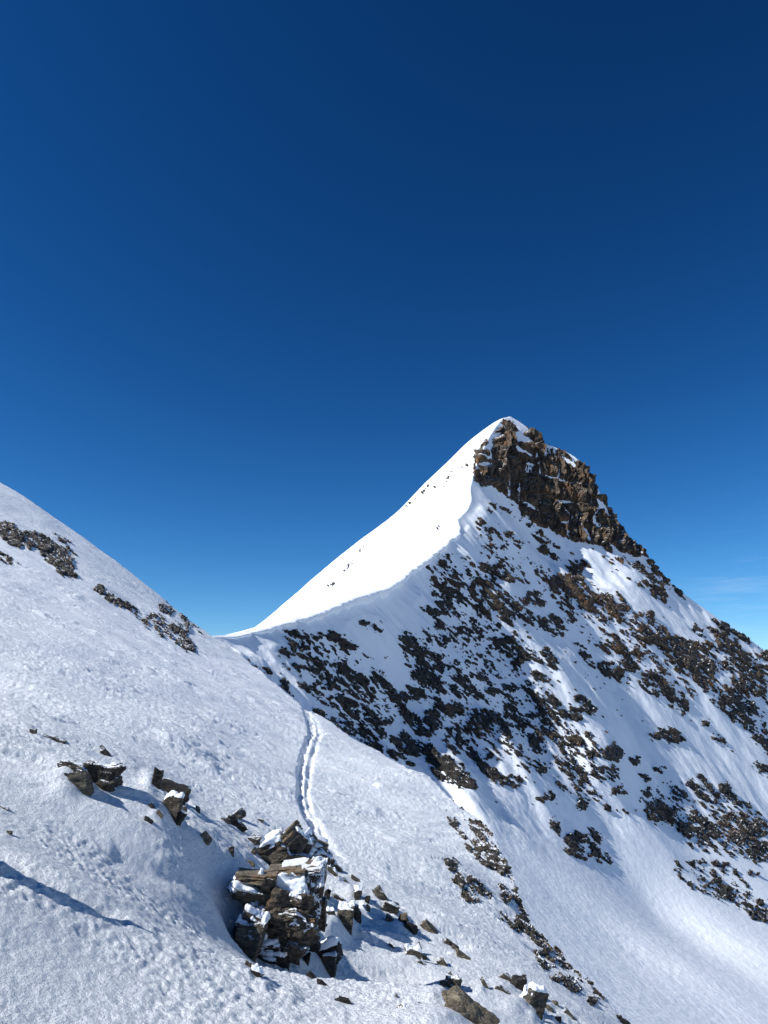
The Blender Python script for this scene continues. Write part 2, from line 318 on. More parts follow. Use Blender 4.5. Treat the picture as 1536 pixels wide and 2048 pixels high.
B = [  # px, py, width, height, label, material, options
 (194, 1550, 74, 56, 'dark snow-streaked boulder, largest on the left snow bench', 'slopeb', dict(ang=14, square=0.3, sub=6, rough=0.12)),
 (143, 1530, 46, 17, 'low dark rock arm left of the snow-streaked boulder', 'slopeb', dict(ang=8, rough=0.12)),
 (159, 1562, 42, 44, 'dark angular boulder in front of the snow-streaked one', 'near', dict(ang=-6, cap=0.03)),
 (312, 1560, 18, 48, 'thin upright rock slab on the left snow bench', 'slopeb', dict(ang=5, square=0.8)),
 (346, 1583, 56, 33, 'smooth black rounded boulder beside the upright slab', 'black', dict(ang=14, square=0.15, rough=0.05)),
 (343, 1612, 34, 46, 'dark boulder with a rusty orange face under the black one', 'rubble', dict(ang=8, cap=0.03, square=0.5)),
 (350, 1634, 24, 26, 'small dark rock at the foot of the rusty boulder', 'black', dict(ang=20)),
 (367, 1617, 12, 10, 'tiny dark stone right of the rusty boulder', 'near', {}),
 (471, 1631, 30, 14, 'small square grey block tilted upward on open snow', 'near', dict(ang=-28, square=0.9)),
 (470, 1648, 42, 17, 'dark ribbed rock below the tilted square block', 'slopeb', dict(ang=34)),
 (451, 1641, 16, 9, 'small grey stone left of the tilted square block', 'near', dict(ang=10)),
 (408, 1674, 20, 16, 'small pointed grey stone alone on open snow', 'tan', dict(ang=-18, square=0.1)),
 (462, 1702, 11, 15, 'tiny upright brown stone above the crag', 'near', {}),
 (507, 1680, 20, 14, 'small brown stone left of the pointed pile', 'near', dict(ang=25)),
 (506, 1705, 20, 7, 'thin dark flake of rock stuck in the snow left of the pile', 'near', dict(ang=-50)),
 (499, 1725, 20, 7, 'flat tan stone above the crag', 'tan', dict(ang=12)),
 (295, 1640, 17, 8, 'small flat black rock on the snow slope left of the rusty boulder', 'black', dict(ang=24)),
 (396, 1620, 8, 11, 'tiny brown stone right of the rusty boulder shadow', 'near', {}),
 (303, 1612, 10, 8, 'tiny dark stone in snow left of the rusty boulder', 'black', dict(ang=45)),
 (318, 1628, 14, 8, 'small dark flake of stone left of the rusty boulder foot', 'near', dict(ang=45)),
 (66, 1463, 11, 12, 'small dark stone high on the left snow bench', 'near', {}),
 (110, 1478, 42, 11, 'low flat rock high on the left snow bench', 'near', dict(ang=22)),
 (214, 1508, 34, 6, 'thin rock edge just above the snow-streaked boulder', 'near', dict(ang=48)),
 (8, 1616, 18, 6, 'thin brown stone at the left photo border', 'near', dict(ang=25)),
 (19, 1665, 9, 10, 'tiny dark stone near the left photo border', 'near', {}),
 (520, 1640, 12, 6, 'tiny dark stone upslope of the pointed pile', 'near', dict(ang=20)),
 (662, 1742, 24, 16, 'small brown rock right of the crag top', 'near', dict(ang=30, cap=0.02)),
 (655, 1722, 20, 22, 'dark block on the ridge beside the ski track end', 'black', dict(ang=40)),
 (674, 1736, 30, 12, 'dark broken rock under the ski track end', 'near', dict(ang=40, cap=0.02)),
 (690, 1836, 36, 56, 'tall grey cubic boulder right of the crag', 'near', dict(ang=6, square=0.8, cap=0.02, sub=6)),
 (708, 1828, 24, 36, 'dark snow-flecked block leaning on the cubic boulder', 'slopeb', dict(ang=-12)),
 (689, 1817, 18, 9, 'small tan cap stone on top of the cubic boulder', 'tan', dict(ang=-12, depth=8.4)),
 (661, 1826, 22, 15, 'small dark rock between crag and cubic boulder', 'black', dict(ang=10, cap=0.02)),
 (674, 1796, 26, 14, 'dark rock upslope of the cubic boulder', 'near', dict(ang=38)),
 (653, 1790, 14, 22, 'dark rock close to the right side of the crag', 'black', dict(ang=10)),
 (714, 1788, 18, 28, 'small upright brown rock right of the crag', 'near', dict(ang=8, cap=0.015)),
 (733, 1800, 12, 16, 'small dark stone right of the upright brown rock', 'black', dict(ang=20)),
 (736, 1816, 9, 14, 'tiny dark stone below the upright brown rock', 'near', {}),
 (715, 1760, 36, 6, 'thin brown rock edge along the ski track end', 'tan', dict(ang=36)),
 (692, 1763, 16, 5, 'thin brown flake on snow above the upright brown rock', 'near', dict(ang=42)),
 (762, 1792, 48, 21, 'slanting grey-brown slab on the snow right of the crag', 'near', dict(ang=58, cap=0.015)),
 (779, 1815, 36, 26, 'dark broken rock under the slanting slab', 'slopeb', dict(ang=25)),
 (791, 1812, 14, 16, 'small dark block right of the slanting slab', 'black', {}),
 (777, 1838, 14, 18, 'small brown rock below the slanting slab', 'near', dict(ang=10)),
 (808, 1831, 12, 9, 'small bright tan stone on a dark rock', 'tan', dict(depth=8.9)),
 (806, 1841, 22, 15, 'dark rock carrying a bright tan stone', 'black', dict(ang=25)),
 (820, 1855, 34, 22, 'rounded black boulder downslope of the tan stone', 'black', dict(ang=28, square=0.2)),
 (862, 1860, 56, 16, 'long tan slab tilted down the slope', 'tan', dict(ang=47)),
 (898, 1886, 30, 14, 'dark tilted rock below the long tan slab', 'near', dict(ang=42)),
 (928, 1912, 42, 9, 'thin brown slab lowest of the tilted row', 'tan', dict(ang=32)),
 (911, 1898, 20, 7, 'thin dark edge between the tilted rocks', 'near', dict(ang=48)),
 (826, 1905, 32, 22, 'snow-capped brown rock in open snow', 'near', dict(ang=10, cap=0.04)),
 (838, 1898, 9, 24, 'narrow upright stone on the snow-capped rock', 'tan', dict(ang=4)),
 (849, 1916, 9, 13, 'tiny dark stone right of the snow-capped rock', 'black', {}),
 (782, 1892, 14, 7, 'tiny brown stone left of the snow-capped rock', 'near', dict(ang=35)),
 (844, 1926, 26, 5, 'thin dark flake below the snow-capped rock', 'near', dict(ang=36)),
 (885, 1927, 28, 13, 'small leaning brown rock right of the snow-capped one', 'near', dict(ang=55)),
 (903, 1966, 34, 34, 'rough dark boulder behind the bottom snow lip', 'near', dict(ang=15, square=0.15, rough=0.11)),
 (885, 1966, 12, 14, 'small dark stone left of the rough dark boulder', 'near', {}),
 (971, 1968, 9, 24, 'narrow leaning stone right of the rough dark boulder', 'near', dict(ang=-28)),
 (1004, 1979, 34, 9, 'flat slanting grey slab right of the rough dark boulder', 'near', dict(ang=30)),
 (1018, 1958, 34, 15, 'brown slab against the upper black boulder', 'near', dict(ang=32)),
 (1038, 1970, 36, 32, 'black angular boulder above the snow-capped round one', 'black', dict(ang=12, square=0.4)),
 (1066, 2000, 46, 44, 'round dark boulder with a white snow face near the bottom', 'near', dict(ang=20, square=0.25, cap=0.05, sub=6)),
 (1078, 2028, 14, 22, 'small black rock under the snow-faced boulder', 'black', dict(ang=12)),
 (1094, 2014, 26, 8, 'flat tan stone right of the snow-faced boulder', 'tan', dict(ang=30)),
 (1110, 2006, 14, 10, 'small tan stone near the bottom right rocks', 'tan', {}),
 (1116, 2038, 14, 12, 'small black stone at the bottom right', 'black', {}),
 (1140, 2030, 34, 7, 'thin slanting rock edge at the bottom right', 'near', dict(ang=45)),
 (645, 1905, 62, 30, 'dark overhanging slab at the lower right of the crag', 'black', dict(ang=-12, square=0.6, depth=7.2, cap=0.05)),
 (658, 1920, 26, 26, 'dark block at the tip of the overhanging slab', 'near', dict(ang=4, depth=7.15, cap=0.02)),
 (612, 1921, 12, 17, 'small dark stone in the snow hollow under the crag', 'black', dict(ang=8)),
 (600, 1985, 30, 26, 'dark stone on the snow rim below the crag', 'near', dict(ang=12, cap=0.02, depth=4.9)),
 (545, 1967, 16, 26, 'small brown stone on the snow rim left of the dark one', 'tan', dict(ang=-20, depth=4.75)),
 (556, 1985, 12, 12, 'tiny dark stone on the snow rim beside the brown one', 'near', dict(depth=4.7)),
 (512, 1945, 22, 16, 'dark stone at the left foot of the crag', 'black', dict(ang=25, cap=0.015)),
 (497, 1930, 14, 12, 'tiny dark stone under the left grey slab of the crag', 'near', dict(ang=35)),
 (625, 1955, 26, 7, 'thin dark flake in the hollow behind the snow rim', 'black', dict(ang=48)),
 (645, 1968, 22, 7, 'thin dark flake right of the first in the hollow', 'black', dict(ang=35)),
 (690, 2003, 34, 9, 'low dark rock edge behind the bottom snow rim', 'black', dict(ang=22)),
 (934, 2030, 84, 44, 'big tan boulder at the bottom edge of the photo', 'tan', dict(ang=30, depth=4.4, sub=6, square=0.25, rough=0.12)),
 (903, 2000, 34, 26, 'brown block upslope of the big tan boulder', 'tan', dict(ang=20, depth=4.7)),
 (879, 2001, 26, 20, 'orange-brown stone on the bottom snow lip', 'tan', dict(ang=-20, depth=4.85)),
 (848, 2000, 20, 12, 'small tan stone along the bottom snow lip', 'tan', dict(depth=4.8)),
 (805, 1997, 24, 10, 'flat brown stone on the bottom snow lip', 'tan', dict(ang=-8, depth=4.7)),
 (780, 2004, 26, 12, 'orange-brown stone leftmost on the bottom snow lip', 'tan', dict(ang=-20, depth=4.6)),
 (826, 2036, 50, 32, 'dark brown rock set in the snow at the bottom edge', 'near', dict(ang=10, depth=4.2)),
 (879, 2044, 30, 24, 'reddish brown rock at the bottom edge', 'rubble', dict(ang=-14, depth=4.25)),
 (838, 2014, 16, 12, 'small dark stone above the dark brown rock', 'near', dict(ang=30, depth=4.45)),
 (-105, 1640, 13, 185, 'unseen boulder added past the left edge to cast the shadow streak on the snow', 'near', dict(ang=8, square=0.3, sub=6)),  # unseen tall narrow rock, added for the shadow it throws across the snow
 (768, 2046, 34, 10, 'flat dark stone leaving the bottom edge', 'near', dict(depth=4.1)),
]

# ---- near slope: survey points (photo x, photo y, distance ahead in metres)
LIP = [(-500, 640, 62), (-250, 800, 62), (0, 965, 60), (60, 1000, 60), (130, 1050, 60), (190, 1092, 60), (250, 1136, 59), (330, 1200, 58), (390, 1248, 57),
       (430, 1276, 55), (475, 1307, 50), (520, 1342, 46), (575, 1388, 41), (612, 1416, 38), (650, 1440, 35.5), (700, 1470, 32), (760, 1508, 29), (820, 1537, 26.5),
       (870, 1566, 24), (920, 1612, 22), (955, 1640, 20.5), (985, 1668, 18.8), (1005, 1715, 17.3), (1030, 1770, 16), (1046, 1815, 14.8), (1062, 1850, 13.8), (1100, 1890, 12.9),
       (1140, 1930, 12.1), (1185, 1975, 11.3), (1215, 2010, 10.8), (1250, 2048, 10.3), (1330, 2130, 9.6), (1500, 2300, 9), (1900, 2700, 8)]
INNER = [(-400, 2048, 2.3), (0, 2048, 2.9), (300, 2048, 3.3), (600, 2048, 3.8), (768, 2048, 4.0), (900, 2060, 4.0), (1000, 2080, 4.6), (1100, 2048, 7.6), (1180, 2048, 8.8),
         (0, 2300, 2.2), (400, 2300, 2.5), (768, 2300, 2.9), (1000, 2300, 3.6), (1250, 2300, 6),
         (0, 1800, 3.7), (-300, 1700, 3.5), (200, 1800, 4.3), (200, 1900, 3.8), (400, 1950, 4.0), (520, 1955, 4.4), (600, 1990, 4.4), (700, 2014, 4.35), (760, 2018, 4.4), (830, 1998, 4.7), (890, 1990, 4.9),
         (680, 1985, 7.0), (750, 1990, 7.1), (830, 1982, 7.3), (640, 1945, 6.8), (600, 1925, 6.8), (950, 1990, 7.4), (1000, 2010, 7.4),
         (480, 1905, 6.5), (520, 1932, 6.4), (560, 1938, 6.5), (640, 1880, 7.4), (440, 1880, 5.7), (395, 1890, 4.8), (400, 1740, 6.3), (470, 1740, 6.9), (520, 1700, 9.0), (300, 1700, 5.9), (150, 1650, 5.6), (0, 1620, 5.2),
         (170, 1560, 7.6), (320, 1600, 8.2), (460, 1655, 9.2), (0, 1480, 8.2), (100, 1470, 9.6), (240, 1505, 10.6), (330, 1560, 10.6), (400, 1600, 10.8),
         (0, 1300, 17), (0, 1150, 31), (0, 1050, 45), (200, 1300, 23), (200, 1400, 16), (200, 1170, 43), (400, 1400, 23), (400, 1300, 42), (400, 1500, 15.5), (-300, 1300, 14), (-300, 1000, 36),
         (550, 1500, 22), (550, 1600, 14.5), (620, 1650, 13.5), (700, 1600, 18), (700, 1720, 12), (800, 1730, 13), (800, 1600, 20), (900, 1850, 10.2), (1000, 1950, 8.9),
         (760, 1850, 9.2), (850, 1900, 8.8), (930, 1960, 7.7), (950, 1750, 14.3), (900, 1680, 17.5), (1040, 1900, 11.2), (980, 1840, 11.8), (690, 1860, 8.2)]

def plane(x): return -1.7 - 0.55 * x

az = np.radians(np.concatenate([np.arange(-62, -31, 0.25), np.arange(-31, 31, 0.062), np.arange(31, 55, 0.25)]))
rr = np.exp(np.linspace(math.log(1.7), math.log(105.0), 1250))
near = Terrain(az, rr)
lip = at(*np.array(LIP, float).T); pts = np.concatenate([lip, at(*np.array(INNER, float).T)])
pr = np.hypot(pts[:, 0], pts[:, 1]); pa = np.arctan2(pts[:, 0], pts[:, 1])
sp = Spline(np.c_[pa, np.log(pr)], (pts[:, 2] - plane(pts[:, 0])) / pr, 2e-4)
lip_a, lip_r = np.arctan2(lip[:, 0], lip[:, 1]), np.hypot(lip[:, 0], lip[:, 1])
lip_z = lip[:, 2]
LR = np.interp(az, lip_a, lip_r)[None, :]; LZ = np.interp(az, lip_a, lip_z)[None, :]
k5 = np.ones(9) / 9
LR = np.convolve(np.pad(LR[0], 4, mode='edge'), k5, 'valid')[None, :]
rc = np.minimum(near.R, LR)
zi = plane(rc * np.sin(near.A)) + rc * sp(near.A, np.log(rc))
zl = zi[-1:, :]
over = np.maximum(near.R - LR, 0)
z = zi + (zl / LR) * over - 0.95 * over * (1 - np.exp(-over / (0.045 * LR)))
X, Y = near.X, near.Y
NPX, NPY = survey(X, Y, z)
step = near.R * math.radians(0.062)
def band(wl): return smooth(1.2, 3.0, wl / step)          # leave out what the grid cannot carry
far_fade = smooth(90, 45, near.R)
d = 0
# broad drift shapes, wind-carved steps running down the slope, rime lumps
d = d + 0.10 * fbm2(X / 3.1, Y / 3.1, 2, 11) * smooth(2, 9, near.R)
ws = X * 0.96 + Y * 0.28; wt = -X * 0.28 + Y * 0.96
warp = noise2(X / 1.3, Y / 1.3, 5) * 0.25
st = fbm2(ws / 1.9, (wt + warp) / 0.55, 3, 21)
d = d + 0.050 * np.clip(st, -0.35, 0.6) * smooth(3, 8, near.R)
st2 = noise2(ws / 0.62, (wt + warp) / 0.26, 31)
patch = smooth(-0.15, 0.5, noise2(X / 2.7, Y / 2.7, 41))
d = d + (0.020 + 0.095 * patch) * np.maximum(st2 - 0.16, 0) * band(0.3) * smooth(2.5, 12, near.R)
st4 = noise2(ws / 0.30, (wt + warp) / 0.13, 33)
d = d + (0.004 + 0.014 * patch) * np.maximum(st4 - 0.1, 0) * band(0.15) * smooth(2, 7, near.R)
pl = fbm2(ws / 1.1 + 0.3 * warp, (wt + warp) / 0.42, 3, 35)
d = d + (0.012 + 0.020 * patch) * smooth(0.10, 0.24, pl) * band(0.2) * smooth(3, 9, near.R)
vary = 0.25 + 0.75 * smooth(-0.35, 0.35, noise2(X / 4.3, Y / 2.2, 45) + 0.5 * noise2(X / 1.4, Y / 0.7, 46))
d = d + 0.015 * vary * noise2(X / 0.115, Y / 0.115, 66) * smooth(6, 16, near.R) * band(0.1)
d = d + 0.013 * vary * noise2(X / 0.26, Y / 0.14, 67) * smooth(14, 30, near.R)
streak = noise2(ws / 1.6, (wt + 0.35 * warp) / 0.085, 37) + 0.7 * noise2(ws / 0.7, (wt + 0.35 * warp) / 0.05, 38)
d = d + 0.011 * (0.35 + vary) * streak * band(0.085) * smooth(3, 8, near.R)
d = d + 0.016 * noise2(ws / 2.6, (wt + 0.35 * warp) / 0.2, 39) * smooth(6, 14, near.R)
st3 = noise2(ws / 0.9, wt / 0.55, 51)
d = d + 0.16 * np.maximum(st3 - 0.52, 0) * smooth(4, 10, near.R) * band(0.5)
rime = smooth(-0.35, 0.45, noise2(X / 1.7 + 9, Y / 1.1, 43) + 0.4 * noise2(X / 0.6, Y / 0.4, 44))
d = d + 0.005 * noise2(X / 0.16, Y / 0.16, 61) * band(0.16)
d = d + (0.0030 + 0.0085 * rime) * noise2(X / 0.075, Y / 0.075, 62) * band(0.075)
d = d + (0.0025 + 0.0070 * rime) * noise2(X / 0.036, Y / 0.036, 63) * band(0.036)
d = d + (0.0008 + 0.0020 * rime) * noise2(X / 0.018, Y / 0.018, 64) * band(0.018)
# drift furrow at the lower left and a gouge above the rocks
for line, w, dep in (([(-200, 1620), (0, 1712), (120, 1775), (270, 1842)], 11, 0.055), ([(-150, 1650), (0, 1690), (150, 1760), (330, 1850)], 9, -0.02),
                     ([(772, 1744), (800, 1736), (850, 1740)], 16, 0.02), ([(215, 1690), (330, 1740), (430, 1775)], 16, 0.03)):
    q, side, pos = line_dist(NPX, NPY, line)
    d = d - dep * np.exp(-(q / w) ** 2) * smooth(0, 0.12, pos) * smooth(1, 0.86, pos)
# the skied track: a trench with a thrown-up bank on its right
TRACK = [(607, 1405), (620, 1440), (624, 1465), (608, 1500), (601, 1540), (600, 1590), (612, 1632), (640, 1682), (676, 1726), (706, 1752)]
BANK = [(618, 1408), (632, 1445), (638, 1470), (627, 1500), (618, 1540), (613, 1585), (621, 1625), (649, 1678), (684, 1722), (712, 1750)]
q, side, pos = line_dist(NPX, NPY, TRACK); q2, side2, pos2 = line_dist(NPX, NPY, BANK)
wob = noise2(X / 0.5, Y / 0.5, 71) * 3
fadeT = smooth(1.0, 0.75, pos) * (near.R < LR * 1.02)
d = d - (0.12 + 0.08 * noise2(X / 0.3, Y / 0.6, 73)) * np.exp(-((q + wob) / 6.5) ** 4) * (1 - 0.55 * pos) * fadeT
d = d - (0.06 + 0.022 * noise2(X / 0.17, Y / 0.42, 72) + 0.04 * noise2(X / 0.5, Y / 1.1, 74)) * np.exp(-((q2 + wob) / 5.5) ** 2) * smooth(1.0, 0.85, pos2) * (near.R < LR * 1.02)
# drifts banked against the loose rocks on their uphill side, scoured hollows below them
for bx, by, bw, bh, *_ in B:
    kb = 0.0007 * near.R
    e = np.exp(-(((NPX - bx + 0.62 * bw + 3) / (0.55 * bw + 5)) ** 2 + ((NPY - by - 0.28 * bh) / (0.40 * bh + 4)) ** 2))
    g2 = np.exp(-(((NPX - bx - 0.5 * bw) / (0.45 * bw + 4)) ** 2 + ((NPY - by - 0.5 * bh) / (0.25 * bh + 3)) ** 2))
    d = d + kb * min(bh, 60) * (0.20 * e - 0.07 * g2)
z = z + d * far_fade
near.Z = z.astype(np.float32); near.finish()
V = np.stack([near.X, near.Y, near.Z], -1).reshape(-1, 3)
f = grid_faces(*near.R.shape)
in_track = ((q < 19) & (side != 0) | (q2 < 13)) & (pos > 0.0) & (pos < 0.985) & (near.R < LR * 1.0) & (NPY > 1380) & (NPY < 1755)
ft = in_track.ravel()[f].sum(1) >= 2
o = link_mesh('snow_slope', *used(V, f[~ft]), M_SNOW); o['kind'] = 'structure'
o = link_mesh('ski_track', *used(V, f[ft]), M_SNOW); o['kind'] = 'structure'

# ---- the mountain across the col
RIDGE = [(60, 1225, 96), (200, 1255, 100), (330, 1268, 104), (395, 1271, 108), (430, 1274, 112), (470, 1272, 118), (520, 1259, 126), (560, 1247, 133), (600, 1236, 140), (640, 1222, 147),
         (690, 1200, 157), (730, 1187, 166), (775, 1174, 178), (800, 1152, 188), (830, 1130, 200), (860, 1108, 213), (895, 1080, 228), (922, 1056, 242), (914, 1040, 250), (935, 1020, 260), (943, 1000, 272),
         (940, 975, 286), (948, 950, 298), (955, 925, 312), (966, 900, 326), (978, 875, 342), (992, 852, 358), (1005, 838, 368), (1020, 832, 375), (1042, 845, 377), (1072, 868, 378), (1086, 886, 379),
         (1130, 902, 379), (1165, 924, 378), (1186, 955, 377), (1197, 985, 376), (1215, 1010, 374), (1240, 1050, 371), (1268, 1085, 369), (1290, 1100, 368), (1312, 1135, 368), (1335, 1162, 368), (1375, 1193, 370),
         (1440, 1240, 375), (1490, 1272, 380), (1536, 1306, 386), (1620, 1370, 392), (1750, 1460, 402)]
LEFTSIDE = [(512, 1256, 140), (550, 1222, 168), (600, 1180, 205), (650, 1136, 235), (700, 1095, 262), (750, 1058, 290), (790, 1030, 310), (820, 998, 330), (850, 965, 338), (890, 930, 352), (930, 888, 363), (965, 860, 369)]
def world_left():
    p = [at(*t) for t in LEFTSIDE]
    out = list(p)
    for t, q in zip(LEFTSIDE, p):                       # the slope rolls away beyond its skyline
        for dd, slope in ((25, 0.42), (90, 0.55)):
            dirv = np.array([-0.92, 0.40]) * dd
            te = q[2] / math.hypot(q[0], q[1])
            out.append(np.array([q[0] + dirv[0], q[1] + dirv[1], q[2] - dd * slope]))
    for x, y, zz in ((-70, 90, -6), (-90, 130, -8), (-60, 118, 0), (60, 520, 80), (180, 560, 20), (280, 560, -20), (120, 540, 60)): out.append(np.array([x, y, zz], float))
    return out
RIGHT = [(500, 1335, 112), (560, 1300, 124), (570, 1400, 117), (640, 1290, 138), (640, 1420, 120), (700, 1450, 133), (720, 1260, 158), (720, 1350, 146), (800, 1240, 178), (800, 1350, 162), (780, 1500, 135),
         (850, 1590, 134), (850, 1450, 155), (900, 1200, 207), (900, 1350, 180), (930, 1580, 140), (950, 1120, 232), (960, 1250, 212), (980, 1400, 186), (1000, 1560, 155), (1000, 1050, 278), (960, 1000, 284),
         (1050, 1650, 148), (1060, 1480, 186), (1060, 1300, 222), (1060, 1160, 266), (1100, 1570, 170), (1150, 1680, 160), (1150, 1420, 215), (1150, 1250, 268), (1150, 1150, 302), (1230, 1560, 192), (1240, 1640, 183), (1250, 1380, 258), (1250, 1230, 298),
         (1300, 1600, 205), (1300, 1470, 245), (1300, 1300, 286), (1280, 1170, 338), (1360, 1280, 325), (1400, 1500, 265), (1400, 1400, 285), (1380, 1600, 228), (1450, 1700, 208), (1450, 1580, 250), (1500, 1450, 296), (1480, 1350, 332), (1536, 1400, 330), (1536, 1600, 270), (1536, 1740, 215), (1650, 1600, 300), (1650, 1800, 220),
         (920, 1650, 124), (1000, 1760, 112), (1060, 1860, 96), (1170, 1980, 84), (1250, 2055, 78), (1536, 2060, 112), (1400, 1950, 122), (1300, 1815, 162), (1150, 1760, 138), (1450, 1850, 166), (1536, 1900, 162), (1280, 1720, 174), (1400, 1750, 188), (1250, 1900, 120), (1700, 2000, 150), (1400, 2250, 66), (1700, 2300, 80), (1000, 2000, 66),
         (948, 968, 301), (990, 990, 312), (1040, 1032, 323), (1100, 1068, 334), (1150, 1088, 340), (1200, 1094, 345), (1250, 1104, 354), (1100, 1120, 318), (1180, 1120, 333), (1230, 1125, 340)]
maz = np.radians(np.concatenate([np.arange(-50, -22, 0.5), np.arange(-22, 29, 0.055), np.arange(29, 50, 0.4)]))
mr = np.exp(np.linspace(math.log(48.0), math.log(640.0), 1500))
mt = Terrain(maz, mr)
ridge = at(*np.array(RIDGE, float).T)
seg = np.r_[0, np.cumsum(np.linalg.norm(np.diff(ridge, axis=0), axis=1))]
tt = np.linspace(0, seg[-1], 90)
rs = np.stack([np.interp(tt, seg, ridge[:, k]) for k in range(3)], -1)
S = 100.0
left = np.concatenate([rs, np.array(world_left())])
right = np.concatenate([rs, at(*np.array(RIGHT, float).T), np.array([[-70, 70, -14], [-40, 80, -10], [-20, 70, -22], [0, 60, -30]], float)])
zA = Spline(left[:, :2] / S, left[:, 2], 2e-3)(mt.X / S, mt.Y / S)
zB = Spline(right[:, :2] / S, right[:, 2], 2e-3)(mt.X / S, mt.Y / S)
rd, rside, rpos = line_dist(mt.X, mt.Y, ridge[:, :2])
onright = rside > 0
te = np.where(onright, -9.0, zA / mt.R).max(0)                                  # bring the bright flank's skyline to where it was surveyed
lp = np.concatenate([at(*np.array([(330, 1271, 104), (395, 1274, 108), (430, 1277, 112), (470, 1275, 118)], float).T), at(*np.array(LEFTSIDE, float).T), at(*np.array([(985, 848, 371), (1005, 837, 373), (1020, 832, 375)], float).T)])
want = np.interp(maz, np.arctan2(lp[:, 0], lp[:, 1]), lp[:, 2] / np.hypot(lp[:, 0], lp[:, 1]))
inside = smooth(math.radians(-17), math.radians(-15), maz) * smooth(math.radians(10.8), math.radians(9.6), maz)
corr = np.convolve(np.pad((want - te) * inside, 20, mode='edge'), np.ones(41) / 41, 'valid')
zA = zA + corr[None, :] * mt.R * smooth(0, 12, rd)
z = np.where(onright, zB, zA)
MPX, MPY = survey(mt.X, mt.Y, z)
d = 0
X, Y = mt.X, mt.Y
# fluted ribs and gullies running down the face
fl_u = (MPX * math.cos(math.radians(52)) + MPY * math.sin(math.radians(52)))       # along the fall line
fl_v = (-MPX * math.sin(math.radians(52)) + MPY * math.cos(math.radians(52)))      # across it
depthk = mt.R / 200.0
flute = fbm2(fl_v / 62.0, fl_u / 420.0, 3, 101)
near_crest = smooth(0, 6, rd)
faceamt = np.where(onright, 1.0 - 0.5 * smooth(1120, 1260, MPX), 0.0) * near_crest * smooth(1720, 1560, MPY)
d = d + 2.6 * flute * faceamt
d = d + 0.9 * noise2(fl_v / 17.0, fl_u / 190.0, 105) * faceamt * smooth(-0.3, 0.4, noise2(fl_v / 150, fl_u / 150, 106))
bowl = smooth(1600, 1750, MPY) * onright
d = d + 0.5 * fbm2(X / 7.0, Y / 7.0, 4, 111) * np.where(onright, 1.0 - 0.8 * bowl, 0.35) * near_crest
d = d + 0.05 * fbm2(X / 1.1, Y / 1.1, 3, 115) * np.where(onright, 1.0, 0.4) * smooth(350, 150, mt.R)
d = d + (1.5 * noise2(fl_v / 15.0, fl_u / 150.0, 107) + 0.7 * noise2(fl_v / 6.5, fl_u / 90.0, 108)) * np.exp(-rd / 16.0) * smooth(0, 4, rd) * onright * smooth(1290, 1250, MPY) * smooth(1000, 1060, MPY)
for line, w, hgt, soft in (([(985, 1125), (1050, 1225), (1110, 1300), (1165, 1380), (1225, 1480), (1285, 1620)], 26, 4.2, 70),
                           ([(782, 1172), (835, 1240), (890, 1310), (960, 1400)], 14, 2.6, 45),
                           ([(866, 1120), (905, 1160), (960, 1220)], 9, 1.8, 30),
                           ([(1225, 1130), (1300, 1230), (1400, 1320), (1536, 1440)], 30, 3.0, 60),
                           ([(925, 1055), (950, 1092), (985, 1140)], 10, 2.2, 60), ([(812, 1152), (836, 1190), (850, 1225)], 6, 1.3, 20), ([(848, 1118), (872, 1148), (900, 1170)], 6, 1.3, 22),
                           ([(640, 1225), (668, 1246), (705, 1262)], 12, 1.3, 24), ([(700, 1202), (716, 1226), (728, 1246)], 10, 1.3, 24), ([(540, 1256), (556, 1285), (562, 1310)], 8, 0.8, 16),
                           ([(945, 1012), (1000, 1075), (1050, 1120)], 10, 1.6, 40), ([(1130, 1300), (1200, 1400), (1262, 1500), (1330, 1600)], 8, 1.2, 30), ([(1010, 1060), (1120, 1180), (1200, 1290)], 14, 1.4, 40)):
    q, side, pos = line_dist(MPX, MPY, line)
    prof = np.where(side > 0, np.exp(-(q / w) ** 2), np.exp(-(q / soft) ** 2))
    d = d + hgt * prof * smooth(0, 0.15, pos) * smooth(1, 0.75, pos) * onright * near_crest
# drift ripples on the bowl floor
d = d + bowl * 0.03 * fbm2(X / 9 + Y / 30, Y / 5, 3, 121)
z = z + d
mt.Z = z.astype(np.float32); mt.finish()
V = np.stack([mt.X, mt.Y, mt.Z], -1).reshape(-1, 3)
o = link_mesh('mountain', V, grid_faces(*mt.R.shape), M_FAR_SNOW); o['kind'] = 'structure'
# ---- the snow-covered lowland far below, out to the horizon
ga = np.linspace(0, 2 * math.pi, 97)[:-1]; gr = np.array([0.0, 800, 3000, 9000, 25000, 60000])
gv = np.array([[r * math.cos(a), r * math.sin(a), -420.0 - r * r / 1.3e7] for r in gr[1:] for a in ga] + [[0, 0, -420.0]])
gf = [[k * 96 + i, k * 96 + (i + 1) % 96, (k + 1) * 96 + (i + 1) % 96, (k + 1) * 96 + i] for k in range(4) for i in range(96)] + [[480, i, (i + 1) % 96, (i + 2) % 96] for i in range(0, 96, 2)]
o = link_mesh('ground', gv, np.array(gf)[:, ::1], M_FAR_SNOW); o['kind'] = 'structure'

# ------------------------------------------------------------------ bedrock showing through the snow
def blob_sd(px, py, blobs):
    s = np.full(px.shape, -99.0)
    for cx, cy, ln, w, *a in blobs:
        t = math.radians(a[0] if a else 0); a_, b_ = max(ln, 2) / 2, max(w, 2) / 2
        u = (px - cx) * math.cos(t) + (py - cy) * math.sin(t); v = -(px - cx) * math.sin(t) + (py - cy) * math.cos(t)
        s = np.maximum(s, (1 - np.sqrt((u / a_) ** 2 + (v / b_) ** 2)) * min(a_, b_))
    return s

